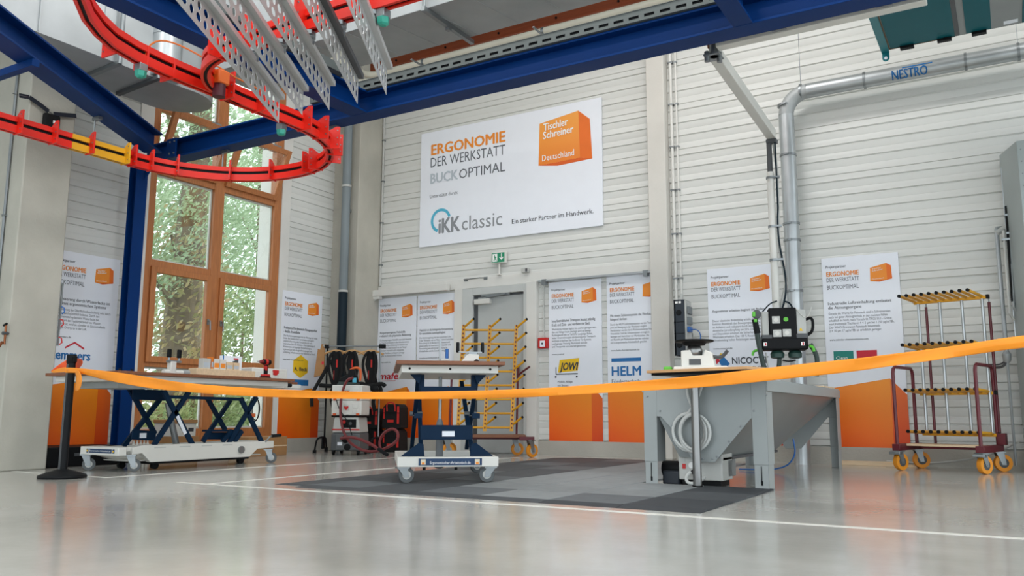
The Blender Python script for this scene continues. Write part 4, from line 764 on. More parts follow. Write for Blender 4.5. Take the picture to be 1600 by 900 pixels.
for (xa, xb) in ((X0, X0+.105), (X1-.105, X1)):
    for (ya, s_) in ((Y0-.003, 1), (Y1+.003, -1)):
        mb = MB().bx(xa, xb, min(ya, ya+s_*.004), max(ya, ya+s_*.004), .17, HT-.003); xs = xa if xa == X0 else xb-.004
        if xa == X0: mb.bx(xb-.004, xb, min(ya, ya+s_*.17), max(ya, ya+s_*.17), .17, .5)
        mb.bx(xs, xs+.004, min(ya, ya+s_*.17), max(ya, ya+s_*.17), .17, HT-.003); hm(mb, 'leg')
        mb = MB().bx(xa+.004, xb-.004, min(ya+s_*.004, ya+s_*.008), max(ya+s_*.004, ya+s_*.008), 0, .2); mb.bx(xs+(.004 if xa == X0 else -.004), xs+.004+(.004 if xa == X0 else -.004), min(ya+s_*.004, ya+s_*.16), max(ya+s_*.004, ya+s_*.16), 0, .2); hm(mb, 'foot_plate'); 
        if s_ == 1: hm(MB().bx(xa+.05, xa+.056, ya-.001, ya+.001, .05, .16).bx(xa+.046, xa+.06, ya+.002, ya+.0045, .03, .06), 'foot_slot', black_m, 0)
bt_ = [(-2.15, 6.05), (-1.86, 6.05), (-1.86, 7.75), (-2.15, 7.75)]; tp_ = [(X0+.01, Y0+.01), (X1-.01, Y0+.01), (X1-.01, Y1-.02), (X0+.01, Y1-.02)]; bz = .205
mb = MB().add([(x, y, HT-.06) for x, y in tp_] + [(x, y, bz) for x, y in bt_], [(0, 1, 5, 4), (1, 2, 6, 5), (2, 3, 7, 6), (3, 0, 4, 7), (4, 5, 6, 7)]); hm(mb, 'hopper', mat('hopper_steel', '8B9090', .35, .4, var=.08, scale=2), 0)
hm(MB().bx(X1-.03, X1+.012, Y0, Y1, HT-.075, HT).bx(X0-.012, X0+.03, Y0, Y1, HT-.075, HT), 'side_rail'); hm(MB().bx(X0, X1, Y0, Y1, HT, HT+.012), 'top_plate')
hm(MB().bx(-2.16, -1.84, 6.1, 7.75, bz-.02, bz), 'bottom_flange', dgrey_m); mb = MB()
for px_, py_ in ((1012, 619), (1031, 642), (1050, 665), (1071, 690), (1098, 717), (1113, 717), (1120, 713), (1139, 690), (1158, 666), (1178, 642), (1198, 617)): q = ony(px_, py_, Y0-.003); mb.lathe([(.004, -.006), (.007, -.004), (.007, 0)], q, 8, 'y')
hm(mb, 'screw_heads', zinc_m, 0); mb = MB()
for k in range(12): mb.bx(X1-.13, X1-.03, Y1-.6+k*.05, Y1-.57+k*.05, HT+.012, HT+.03)
hm(mb, 'wood_strip', pale_wood)
q = onz(1055, 755)
cbx = thing('pump_control_box', 'small grey control box with red switch under the hopper', 'control box', (-2.17, 6.08, 0)); MB().bx(0, .33, 0, .25, .04, .235).build('case', lgrey_m, cbx, .008); MB().bx(0, .05, -.004, 0, .17, .22).build('lid_edge', lgrey_m, cbx); MB().bx(.02, .31, .02, .23, 0, .04).build('base', black_m, cbx)
MB().bx(.03, .055, -.006, 0, .12, .155).build('red_switch', redp_m, cbx); MB().lathe([(.02, 0), (.024, .003), (.024, .008)], (.10, -.008, .145), 16, 'y').build('gauge', inkw_m, cbx); MB().cyl((.12, -.03, .10), (.12, 0, .10), .018, 10).cyl((.14, -.02, .17), (.14, 0, .17), .008, 8).build('coupling', black_m, cbx)
MB().tube(chaikin([(.10, -.03, .10), (.07, -.06, .06), (.10, -.09, .02), (.16, -.08, .025), (.22, -.06, .07)], 2), .012, 8).build('air_hose', hosew_m, cbx)
bg = thing('pump_motor', 'black pump motor on the floor beside the hopper leg', 'pump', (-2.30, 6.12, 0)); MB().bx(0, .13, -.04, .2, 0, .10).build('base', mat('dark_blue_black', '1B222C', .5), bg, .012); MB().lathe([(.03, -.1), (.06, -.09), (.06, .09), (.03, .1)], (.06, .08, .11), 14, 'x').build('motor', black_m, bg)
b2 = thing('junction_box', 'grey metal box hanging under the hopper outlet', 'box', (-1.93, 6.32, .06)); MB().bx(-.09, .09, -.1, .1, 0, .125).build('case', mat('mid_grey_box', '7C8080', .5), b2, .004); MB().tube(bez((-.02, -.1, .1), (-.05, -.14, .0), (-.06, -.14, -.05), (-.1, -.12, -.05), 8), .005, 6).build('cable', black_m, b2)
# white hose coil hanging on the front plate
hc = thing('hose_coil', 'coil of white hose hanging on the hopper front', 'hose', (0, 0, 0)); c_ = ony(1079, 675, Y0-.04); mb = MB()
for k, (dx, dz, rx, rz_) in enumerate(((-.02, 0, .12, .135), (.0, .005, .135, .13), (.02, -.005, .10, .135), (.04, .0, .11, .125))): mb.tube([(c_.x+dx+rx*math.cos(t*math.pi/14), c_.y-.012*k+.018, c_.z+dz+rz_*math.sin(t*math.pi/14)) for t in range(28)], .011, 8, True)
mb.build('coil_loops', hosew_m, hc); t_ = ony(1079, 605, Y0-.03); MB().tube(chaikin([(t_.x-.03, t_.y, HT-.02), (t_.x-.02, t_.y, .62), (c_.x+.05, c_.y, c_.z+.13)], 2), .010, 8).tube(chaikin([(t_.x+.09, t_.y, HT-.02), (t_.x+.05, t_.y, .62), (c_.x-.02, c_.y, c_.z+.13)], 2), .010, 8).build('hose_ends', hosew_m, hc)
# ---- worktop on a steel pole with a ball vice
wt = thing('pedestal_worktop', 'thin wooden worktop on a single steel pole before the hopper', 'worktop', (-1.963, 5.88, 0)); a_ = onz(1010, 579, .822); b_ = onz(1167, 572, .822); d = (b_-a_); L_ = d.length; d.normalize(); nrm = Vector((-d.y, d.x, 0)); O2 = Vector((-1.963, 5.88, 0))
pl = [a_, b_, b_+nrm*.62, a_+nrm*.62]; pl = [((v-O2).x, (v-O2).y) for v in pl]
MB().prism(pl, .803, .822, 'z').build('board', mat('beech_top', 'C79A6B', .5, var=.1), wt, .002); MB().prism([(p[0]*.9+.0, p[1]*.9) for p in pl], .787, .803, 'z').build('frame', black_m, wt); MB().cyl((0, 0, .0), (0, 0, .79), .031, 24).build('pole', steel_m, wt); MB().cyl((0, 0, .011), (0, 0, .02), .036, 20).build('foot', black_m, wt)
bv = thing('ball_vice', 'pale ball vice with black round plate on the pedestal worktop', 'vice', (ony(1092, 560, 5.72).x, 5.72, .822), math.radians(12))
MB().bx(-.16, .20, -.13, .16, 0, .022).build('base_plate', white_m, bv, .004); MB().prism([(-.115, .022), (.115, .022), (.095, .12), (.05, .14), (.035, .10), (-.035, .10), (-.05, .14), (-.115, .135)], -.07, .08).build('pedestal', white_m, bv, .006); MB().bx(-.06, .02, -.074, -.07, .035, .075).build('name_plate', dgrey_m, bv)
MB().lathe([(.015, .075), (.04, .085), (.055, .11), (.058, .135), (.05, .16), (.04, .175)], (-.03, 0, 0), 20).build('ball', steel_m, bv); MB().lathe([(.05, .172), (.075, .175), (.085, .195), (.13, .198), (.135, .203), (.135, .21), (.06, .214)], (-.03, 0, 0), 28).build('round_plate', black_m, bv); MB().tube(chaikin([(.10, -.02, .09), (.15, -.03, .085), (.18, -.04, .105), (.20, -.05, .13)], 2), .013, 8).build('lever', dgrey_m, bv)
MB().bx(-.25, -.19, 0, .05, .0, .03).build('lime_tool', lime_m, bv, .01)
# ---- grey filter cabinet at the right edge, with loose pipes in front
cbn = thing('filter_cabinet', 'tall grey sheet metal cabinet at the right edge', 'cabinet', (.06, 8.8, 0)); MB().prism([(.0, .42), (.14, 0), (1.1, 0), (1.1, .68), (0, .68)], 0, 3.03, 'z').build('cabinet_body', mat('cabinet_grey', 'A4ADAC', .42, .15, var=.04, scale=2), cbn, .004); mb = MB()
for k in range(24): mb.lathe([(.003, -.005), (.007, -.003), (.007, 0)], (.005, .43, .3+k*.115), 6, 'y'); mb.lathe([(.003, -.005), (.007, -.003), (.007, 0)], (.17, -.0, .3+k*.115), 6, 'y')
mb.build('rivets', zinc_m, cbn); MB().bx(.0, .02, .40, .43, 1.2, 2.9).build('corner_flange', galv_m, cbn)
p1, p2 = ony(1557, 360, 9.25), ony(1573, 555, 9.25); t = thing('riser_pipe', 'slim grey riser pipe left of the cabinet', 'pipe', (p2.x, 9.25, 0)); MB().tube(chaikin([(.0, 0, p2.z-.02), (p1.x-p2.x, 0, p1.z), (p1.x-p2.x, .05, p1.z+.03), (p1.x-p2.x+.1, .06, p1.z+.03)], 1), .02, 10).build('tube', galv_m, t); MB().cyl((p1.x-p2.x-.005, 0, p1.z-.03), (p1.x-p2.x+.09, .05, p1.z+.035), .028, 10).build('elbow', lgrey_m, t); MB().lathe([(.02, -.05), (.035, -.03), (.04, .03), (.02, .06)], (.0, 0, p2.z-.02), 14).build('valve', galvm_m, t); MB().tube(chaikin([(0, 0, p2.z-.06), (-.05, 0, p2.z-.12), (-.16, .1, p2.z-.10)], 2), .012, 8).tube(chaikin([(0, 0, p2.z-.03), (-.05, 0, p2.z-.09), (-.16, .1, p2.z-.08)], 2), .008, 8).build('flex_hose', dgrey_m, t); MB().cyl((0, 0, .05), (0, 0, p2.z-.05), .012, 8).build('lower_tube', galv_m, t)
for i, (P, Q, m) in enumerate((((1572, 322), (1582, 470), black_m), ((1568, 360), (1578, 490), lgrey_m), ((1575, 350), (1584, 480), galv_m))):
    a_, b_ = ony(*P, 9.16), ony(*Q, 9.14); t = thing('wall_rod', ('black hose running down along the cabinet edge', 'white tube running down along the cabinet edge', 'galvanised tube between the hose and the cabinet')[i], 'tube', (0, 0, 0), 0, 'tubes along the cabinet'); MB().tube([a_, b_, b_+Vector((.03, .03, -.06))], .013, 8).build('tube', m, t); MB().bx(a_.x-.02, a_.x+.05, 9.14, 9.22, a_.z-.1, a_.z-.08).build('clip', zinc_m, t)
# ---- teal air unit hanging at the upper right
tz = 4.0; P = onz(1346, 15, tz); Q = onz(1377, 80, tz); tu = thing('air_unit', 'teal and grey air unit hanging at the upper right', 'air unit', (Q.x, Q.y, tz))
MB().bx(.07, 2.2, -1.6, 0, 0, .7).build('casing', mat('unit_grey', '8C9090', .5), tu, .003); g2 = lambda px_: onz(px_, 30, tz).x-Q.x
tdk = mat('dark_teal_panel', '005A64', .5, var=.03, spec=.2)
MB().bx(.085, g2(1488), -1.58, -.02, -.004, 0).build('bottom_panel', tdk, tu); MB().bx(g2(1507), g2(1548), -1.58, -.02, -.004, 0).build('bottom_panel', tdk, tu); MB().bx(g2(1597), 2.2, -1.58, -.02, -.004, 0).build('bottom_panel', tdk, tu)
MB().bx(.07, .08, -1.59, -.01, -.008, .0).bx(.08, g2(1488), -.018, -.01, -.008, 0).build('brown_gasket', mat('brown_gasket', '6A5138', .7), tu); MB().bx(g2(1489), g2(1496), -1.58, -.02, -.006, 0).build('joint_strip', dgrey_m, tu)
MB().bx(.0, .07, -1.0, .02, -.02, .06).build('side_rail', teal_m, tu, .003); MB().bx(-.0, .06, -1.02, -.92, -.05, .25).build('bright_bracket', mat('bright_teal', '0FA3A0', .4), tu, .004); lug = MB(); A = arc(.035, -.07, .032, 180, 360, 10); lug.prism([(.003, 0)]+A+[(.067, 0)], .02, .028); lug.build('lug', teal_m, tu); MB().cyl((.035, .018, -.07), (.035, .03, -.07), .015, 14).build('lug_hole', paper_m, tu)
for px_ in (1405, 1470, 1528): x = g2(px_); MB().bx(x-.06, x+.06, -.04, .02, -.03, -.005).build('latch', black_m, tu, .003)
x = g2(1568); MB().bx(x, x+.11, -.12, -.05, -.003, 0).build('type_label', paper_m, tu); MB().bx(.5, .54, -1.2, -1.16, .7, 2.2).bx(.5, .54, -.2, -.16, .7, 2.2).build('suspension_strut', zinc_m, tu)
# ================================================================== LIFT TABLES AND TROLLEYS
labm = mat('blue_label', '16395F', .5)
# ---- long lift bench in front of the window
LB = Vector((-6.99, 5.5, 0)); lb = thing('lift_bench', 'long wooden topped lift bench on blue scissors before the window', 'workbench', LB)
def L(mb, name, m, bev=.003, par=None): mb.v = [v-LB for v in mb.v]; return mb.build(name, m, par or lb, bev)
L(MB().bx(-7.38, -6.34, 4.30, 6.30, .835, .862), 'tabletop', wood_m); L(MB().bx(-7.38, -6.95, 6.32, 6.95, .835, .862), 'extension_top', wood_m)
L(MB().bx(-7.32, -6.42, 4.36, 6.28, .785, .834), 'top_frame', white_m); L(MB().bx(-7.30, -6.90, 6.28, 6.95, .79, .833).bx(-7.0, -6.5, 6.28, 6.36, .79, .82), 'extension_frame', white_m); L(MB().cyl((-6.55, 6.37, .805), (-6.55, 6.45, .805), .022, 10), 'knob', black_m)
L(MB().bx(-7.25, -6.70, 4.55, 4.95, .73, .785), 'top_cross_plate', galvm_m)
xn, xf = -6.76, -7.20
bzt = zat(xn, 5.2, 694); bzb = zat(xn, 5.2, 720)
sd = lambda y, py: (y, zat(xn, y, py))
L(MB().prism([(4.76, bzt-.02), (4.85, bzt), (6.15, bzt), (6.42, bzt), (6.42, bzt-.07), (6.2, bzt-.075), (6.1, bzb), (4.95, bzb), (4.86, bzt-.07), (4.76, bzt-.08)], xn-.03, xn+.03, 'x'), 'base_side', white_m); L(MB().prism([(4.70, bzt-.02), (6.42, bzt-.0), (6.42, bzt-.07), (6.1, bzb), (4.95, bzb), (4.70, bzt-.08)], xf-.05, xf+.01, 'x'), 'base_side', white_m)
L(MB().bx(xf-.08, xn+.035, 4.62, 4.70, bzt-.085, bzt-.012), 'base_end', white_m, .006); L(MB().bx(xf-.08, xn+.0, 4.70, 4.80, bzt-.05, bzt-.012).bx(xf, xn-.03, 6.34, 6.42, bzt-.07, bzt-.0), 'base_cross', white_m); L(MB().bx(xf-.04, xn+.02, 4.97, 6.1, bzb-.02, bzb), 'black_tray', black_m); L(MB().bx(xf, xn-.03, 4.8, 6.3, bzb+.01, bzb+.02), 'base_floor', white_m)
w_ = xn-xf; t = L(MB().bx(xf+.06, xn-.06, 4.616, 4.62, bzt-.065, bzt-.03), 'label_plate', labm, 0)
for x in (xf+.02, xn-.045): L(MB().bx(x, x+.025, 4.616, 4.62, bzt-.065, bzt-.03), 'label_plate', labm, 0); L(MB().bx(x+.006, x+.02, 4.614, 4.616, bzt-.055, bzt-.04), 'label_mark', inky_m, 0)
o = text('Ergonomischer-Arbeitstisch.de', lb, xf+.07-LB.x, bzt-.053, .014, inkw_m, w_-.14, y=4.614-LB.y)
for (x, y) in ((xn+.0, 4.77), (xf-.05, 4.66), (xn+.02, 6.36), (xf, 6.36)):
    caster(lb, x-LB.x, y-LB.y, .056, rubber_m, lgrey_m, math.radians(50 if y < 5 else 40), .03, bzt-.08)
for (x, y) in ((xn-.05, 5.05), (xf+.05, 4.95), (xn-.05, 6.05)): L(MB().lathe([(.02, -.02), (.035, -.018), (.035, .018), (.02, .02)], (x, y, .04), 14, 'x').bx(x-.03, x+.03, y-.01, y+.01, .04, bzb), 'guide_roller', black_m, 0)
L(MB().lathe([(.012, -.03), (.036, -.02), (.036, 0)], (xn+.05, 5.98, (bzt+bzb)/2), 16, 'x'), 'side_hub', zinc_m, 0); mb = MB()
for y in (4.98, 5.25, 5.5, 5.75): mb.bx(xn+.0295, xn+.0315, y, y+.12, bzt-.03, bzt-.018)
L(mb, 'side_slots', lgrey_m, 0)
def leg(p, q, X, name='scissor_leg'): a_, b_ = onx(*p, X), onx(*q, X); return L(MB().bar(a_, b_, .045, .028, (1, 0, 0)), name, navy_m, .002)
for p, q in (((240, 696), (295, 612)), ((256, 611), (302, 697)), ((357, 693), (401, 620)), ((376, 622), (410, 693))): leg(p, q, xn)
for p, q in (((192, 698), (250, 624)), ((199, 601), (242, 678)), ((324, 622), (352, 672)), ((326, 676), (360, 625))): leg(p, q, xf)
a_, b_ = onx(262, 620, xn), onx(380, 624, xn); L(MB().bar(a_, b_, .03, .03, (1, 0, 0)), 'link_bar', navy_m); a_, b_ = onx(207, 616, xf+.1), onx(258, 618, xf+.1); L(MB().bar(a_, b_, .02, .10, (0, 0, 1)), 'cross_plate', navy_m)
a_, b_ = onx(206, 679, xf+.15), onx(243, 681, xf+.15); cp = L(MB().bar(a_, b_, .015, .09, (0, 0, 1)), 'cross_plate', navy_m); m_ = (a_+b_)/2; L(MB().bx(m_.x+.008, m_.x+.011, m_.y-.05, m_.y+.02, m_.z-.025, m_.z+.02), 'type_label', paper_m, 0)
a_, b_ = onx(322, 673, xn-.1), onx(372, 673, xn-.1); L(MB().bar(a_, b_, .12, .02), 'step_plate', navy_m); L(MB().bar(a_+Vector((0, .03, -.05)), b_+Vector((0, -.03, -.05)), .02, .07), 'step_front', navy_m); leg((347, 690), (362, 673), xn-.02, 'strut'); leg((317, 690), (327, 673), xn-.05, 'strut'); leg((366, 690), (378, 673), xn+.0, 'strut')
a_, b_ = onx(262, 630, xn-.2), onx(276, 697, xn-.2); L(MB().cyl(a_, b_, .026, 14, .032), 'actuator', zinc_m, 0); a_, b_ = onx(277, 650, xn+.017), onx(290, 678, xn+.017); L(MB().bar(a_, b_, .034, .003, (1, 0, 0)), 'warning_label', paper_m, 0)
L(MB().tube([(xn+.03, 6.3, bzt-.01), (xn+.06, 6.34, bzt+.05), (xn+.06, 6.40, bzt+.055)], .008, 8), 'pedal_rod', zinc_m, 0); L(MB().cyl((xn+.06, 6.36, bzt+.052), (xn+.06, 6.48, bzt+.057), .017, 12), 'pedal_grip', black_m, 0)
mb = MB(); c_ = onx(400, 640, xn-.1)
for k in range(4): mb.tube([(c_.x-.01*k, c_.y+(.05+.006*k)*math.cos(t*math.pi/9), c_.z+(.11+.008*k)*math.sin(t*math.pi/9)) for t in range(18)], .005, 6, True)
L(mb, 'cable_coil', black_m, 0); L(MB().bx(c_.x-.03, c_.x+.01, c_.y-.06, c_.y-.01, c_.z-.08, c_.z-.04), 'orange_plug', mat('plug_orange', 'D8642A', .5))
# things on the bench
TB = .862
bv = thing('pipe_vice', 'white tube vice with two black handles on the long bench', 'vice', (-6.75, onx(268, 578, -6.75).y, TB)); MB().cyl((0, -.09, .03), (0, .12, .03), .024, 14).build('tube', white_m, bv); MB().cyl((0, .12, .03), (0, .19, .03), .028, 14).build('chuck', galvm_m, bv); MB().bx(-.03, .03, -.03, .03, .0, .13).build('post', white_m, bv, .006); MB().bx(-.02, .02, -.05, .09, .12, .14).build('cross_arm', zinc_m, bv)
for y in (-.035, .075): MB().cyl((0, y, .14), (0, y, .165), .01, 8).build('stem', zinc_m, bv); MB().bx(-.014, .014, y-.02, y+.02, .165, .245).build('handle', black_m, bv, .008)
ya, yb_ = onx(304, 580, -6.85).y, onx(396, 583, -6.85).y; wbk = tag(MB().bx(-.06, .06, 0, yb_-ya, 0, .088).build('timber_block', pale_wood, None, .003), 'long pale timber block lying on the long bench', 'timber'); wbk.location = (-6.88, ya, TB)
zb = TB+.088
for i, (p0, p1, py, m, lab) in enumerate(((314, 326, 560, lgrey_m, 'clear plastic jar on the timber block'), (327, 330, 558, mat('orange_card', 'E07A1E', .5), 'upright orange card on the timber block'), (331, 340, 561, white_m, 'white and orange screw box beside the orange card'), (341, 350, 562, white_m, 'white and orange screw box, second on the timber block'), (351, 361, 566, pale_wood, 'small beige box on the timber block'), (362, 371, 567, pale_wood, 'small beige box nearest to the upright brochure'))):
    y0, y1 = onx(p0, 572, -6.88).y, onx(p1, 572, -6.88).y; hgt = max(.03, zat(-6.88, (y0+y1)/2, py)-zb); t = thing('small_box', lab, 'box', (-6.88, y0, zb), 0, 'small boxes on the timber block'); MB().bx(-.04 if i < 4 else -.015, .03, 0, y1-y0, 0, hgt).build('carton', m, t, .002); MB().bx(.03, .031, .1*(y1-y0), .9*(y1-y0), .15*hgt, .6*hgt).build('printed_label', inko_m if i in (2, 3) else inkp_m, t)
y0, y1 = onx(358, 575, -6.80).y, onx(388, 577, -6.80).y; br = thing('brochure_box', 'white box with machine picture standing on the timber block', 'box', (-6.90, y0, zb)); hgt = zat(-6.85, y0, 555)-zb; MB().bx(-.05, .0, 0, y1-y0, 0, hgt).build('carton', paper_m, br, .002); MB().bx(-.0, .001, .0, .014, 0, hgt).build('blue_spine', inkb_m, br); t = MB().lathe([(.01, 0), (.045, .001), (.045, .002)], (.001, (y1-y0)*.6, .055), 12, 'x').bx(.0, .002, (y1-y0)*.62, (y1-y0)*.8, .03, .11).build('machine_picture', dgrey_m, br); MB().bx(.0, .001, (y1-y0)*.55, (y1-y0)*.8, hgt-.035, hgt-.02).build('red_print', inkr_m, br)
y0, y1 = onx(394, 590, -7.0).y, onx(449, 590, -7.0).y; sy = thing('tool_case', 'white systems tool case lying behind the cordless drill', 'tool case', (-7.1, y0, TB)); ln = min(y1, 6.9)-y0; MB().bx(-.2, .1, 0, ln, 0, .14).build('case_body', white_m, sy, .01)
for k in range(3): MB().bx(.1, .108, .03+k*ln*.33, .03+k*ln*.33+ln*.22, .03, .10).build('side_rib', white_m, sy, .003)
MB().prism([(ln*.56, .07), (ln*.66, .065), (ln*.72, .09), (ln*.72, .125), (ln*.56, .125)], .1, .115, 'x').build('red_latch', redp_m, sy, .003)
dl = thing('cordless_drill', 'red and black cordless drill standing on the bench end', 'drill', (-6.52, onx(414, 590, -6.52).y, TB), math.radians(8)); MB().bx(-.035, .035, -.045, .05, 0, .022).build('battery', black_m, dl, .005); MB().bx(-.036, .036, -.03, .04, .022, .045).build('battery_top', redp_m, dl, .005); MB().prism([(-.012, .045), (.026, .045), (.03, .15), (-.008, .15)], -.016, .016, 'x').build('grip', black_m, dl, .008); MB().bx(-.0165, .0165, -.01, .012, .08, .13).build('grip_stripe', redp_m, dl, .003)
MB().lathe([(.016, -.045), (.027, -.04), (.03, .03), (.028, .06), (.018, .065)], (0, .0, .168), 16, 'y').build('motor_housing', black_m, dl); MB().lathe([(.031, -.02), (.032, -.018), (.032, .012), (.031, .014)], (0, 0, .168), 16, 'y').build('red_collar', redp_m, dl); MB().lathe([(.007, -.09), (.015, -.085), (.019, -.045)], (0, 0, .168), 12, 'y').build('chuck', mat('dark_red_metal', '7A1C1C', .4), dl); MB().cyl((0, -.13, .168), (0, -.085, .168), .004, 6).build('bit', zinc_m, dl)
for i, (p_, lab) in enumerate(((186, 'black tool at the left end of the long bench'), (205, 'dark blue strap lying on the left half of the bench'))): q = onx(p_, 578, -6.9); t = thing('hand_tool', lab, 'tool', (-6.9, q.y, TB)); MB().bx(-.03, .03, -.05, .07, 0, .022).build('tool_body', black_m if i == 0 else bluet_m, t, .006); MB().cyl((0, 0, .02), (0, .01, .045), .012, 8).build('tool_knob', black_m, t)
# ---- front lift table, seen end-on
AN = math.radians(39.5); FT = Vector((-3.655, 5.22, 0)); ft = thing('lift_table', 'wheeled lift table with wooden top in the middle of the mat', 'lift table', (FT.x, FT.y, .011), AN)
zt_ = lambda py: zat(FT.x, FT.y, py)-.011
b1_, b0_ = zt_(713.5), zt_(729)
def T(mb, name, m, bev=.003, par=None): return mb.build(name, m, par or ft, bev)
T(MB().bx(-.40, .40, -.20, 1.25, .862, .89), 'tabletop', wood_m); T(MB().bx(-.36, .36, -.11, 1.12, .805, .861), 'top_frame', white_m, .004); mb = MB()
for x in (-.3, 0, .3): mb.lathe([(.004, -.004), (.009, -.002), (.009, 0)], (x, -.11, .835), 10, 'y')
T(mb, 'screw_caps', black_m, 0)
T(MB().bx(-.375, .375, -.05, .02, b0_, b1_), 'base_front', white_m, .005); T(MB().bx(-.375, .375, .98, 1.05, b0_, b1_), 'base_rear', white_m, .005); T(MB().bx(-.375, -.30, .02, .98, b0_, b1_), 'base_side', white_m, .005); T(MB().bx(.30, .375, .02, .98, b0_, b1_), 'base_side', white_m, .005)
T(MB().bx(-.22, .25, -.053, -.05, b0_+.012, b1_-.01), 'label_plate', labm, 0)
text('Ergonomischer-Arbeitstisch.de', ft, -.135, b0_+.022, .020, inkw_m, .30, y=-.055)
for x in (-.185, .215): T(MB().bx(x-.018, x+.018, -.0545, -.053, b0_+.018, b1_-.016), 'label_mark', mat('label_pale', 'D9CFB8', .5), 0); T(MB().bx(x-.01, x+.01, -.0555, -.0545, b0_+.02, b0_+.035), 'label_mark', inko_m, 0)
for x, y, s_ in ((-.335, .0, 12), (.325, .0, 170), (.30, 1.0, 20), (-.32, 1.0, 20)): caster(ft, x, y, .0575, rubber_m, lgrey_m, math.radians(s_), .032, b0_)
zl, zh = b1_+.02, .80
for sx in (-1, 1):
    for (x, ya, yb2) in ((.235, .95, .12), (.195, .12, .95)): T(MB().bar((sx*x, ya, zl), (sx*(x-.01), yb2, zh-.02), .024, .034, (1, 0, 0)), 'scissor_leg', navy_m)
    T(MB().prism([(sx*.35, b1_), (sx*.17, b1_), (sx*.18, b1_+.09), (sx*.215, b1_+.10)], .05, .07), 'foot_gusset', navy_m); T(MB().prism([(sx*.29, zh), (sx*.20, zh), (sx*.22, zh-.075)], .05, .07), 'head_gusset', navy_m); T(MB().cyl((sx*.17, .53, (zl+zh)/2), (sx*.27, .53, (zl+zh)/2), .02, 10), 'pivot_pin', zinc_m, 0); T(MB().bx(sx*.2-.02, sx*.2+.02, .08, .14, zh-.14, zh), 'upright_post', navy_m)
T(MB().bx(-.21, .21, .06, .075, zh-.14, zh-.09), 'top_cross_bar', navy_m); T(MB().bx(-.20, .20, .14, .155, zl+.10, zl+.21), 'cross_plate', navy_m); T(MB().bx(-.035, .06, .137, .14, zl+.125, zl+.165), 'type_label', paper_m, 0); [T(MB().bx(x-.03, x+.03, .10, .14, (zl+zh)/2-.035, (zl+zh)/2+.005), 'pivot_lug', navy_m) for x in (-.22, .22)]
T(MB().cyl((-.03, .5, .08), (-.03, .5, .42), .03, 16).cyl((-.03, .5, .42), (-.03, .5, .46), .03, 16, .018), 'actuator_body', mat('actuator_grey', '70757A', .5), 0); T(MB().cyl((-.03, .5, .44), (-.03, .5, zh), .014, 12), 'actuator_rod', zinc_m, 0); T(MB().bx(-.30, .30, .42, .58, b0_, b0_+.02), 'actuator_beam', white_m); T(MB().lathe([(.02, 0), (.04, .01), (.04, .045)], (-.03, .5, b0_-.045), 14), 'actuator_motor', dgrey_m, 0)
for x in (-.17, .07): T(MB().cyl((x, .1, b0_-.03), (x, .1, b0_), .012, 8), 'stop_foot', black_m, 0)
# things on the table (all in the table's own frame, but separate things)
TZ = .901; Rz = Matrix.Rotation(AN, 4, 'Z')
def onT(x, y): p = Rz @ Vector((x, y, 0)); return (FT.x+p.x, FT.y+p.y, TZ)
vc = thing('clamp_vice', 'pale wedge shaped vice with two black handles on the lift table', 'vice', onT(.20, .35), AN); MB().prism([(-.10, 0), (.06, 0), (.06, .085), (-.03, .085)], -.05, .06).build('wedge_body', white_m, vc, .006); MB().bx(-.02, .05, -.02, .02, .085, .10).bx(-.1, .09, -.015, .015, .10, .108).build('cross_arm', zinc_m, vc); MB().lathe([(.01, -.02), (.02, -.015), (.02, .005)], (.04, -.055, .025), 14, 'y').build('knob', black_m, vc)
for x in (-.105, .095): MB().cyl((x, 0, .10), (x, 0, .13), .008, 8).build('stem', zinc_m, vc); MB().bx(x-.013, x+.013, -.013, .013, .10, .185).build('handle', black_m, vc, .007)
o = tag(MB().bx(-.06, .06, -.06, .10, 0, .02).build('wood_offcut', wood_m, None, .003), 'flat wooden offcut beside the vice on the lift table', 'wood piece'); o.location = onT(.34, .30); o.rotation_euler = (0, 0, AN)
bc = thing('bar_clamp', 'steel bar clamp with blue handle standing on the lift table', 'clamp', onT(-.05, .30), AN); MB().bx(-.008, .008, -.012, .012, .005, .20).build('steel_bar', zinc_m, bc); MB().bx(-.02, .07, -.012, .012, .0, .022).build('fixed_jaw', lgrey_m, bc, .004); MB().bx(-.015, .075, -.012, .012, .028, .045).build('sliding_jaw', lgrey_m, bc, .004); MB().cyl((.055, 0, .02), (.055, 0, .125), .005, 8).build('spindle', zinc_m, bc); MB().cyl((.055, 0, .05), (.055, 0, .125), .013, 12).build('handle', bluep_m, bc)
o = thing('carpenter_pencil', 'flat dark tool lying on the left side of the lift table', 'tool', onT(-.22, .25), AN); MB().bx(-.05, .05, -.012, .012, 0, .012).build('tool_body', dgrey_m, o, .003); MB().bx(-.065, -.05, -.008, .008, 0, .01).build('tip', zinc_m, o)
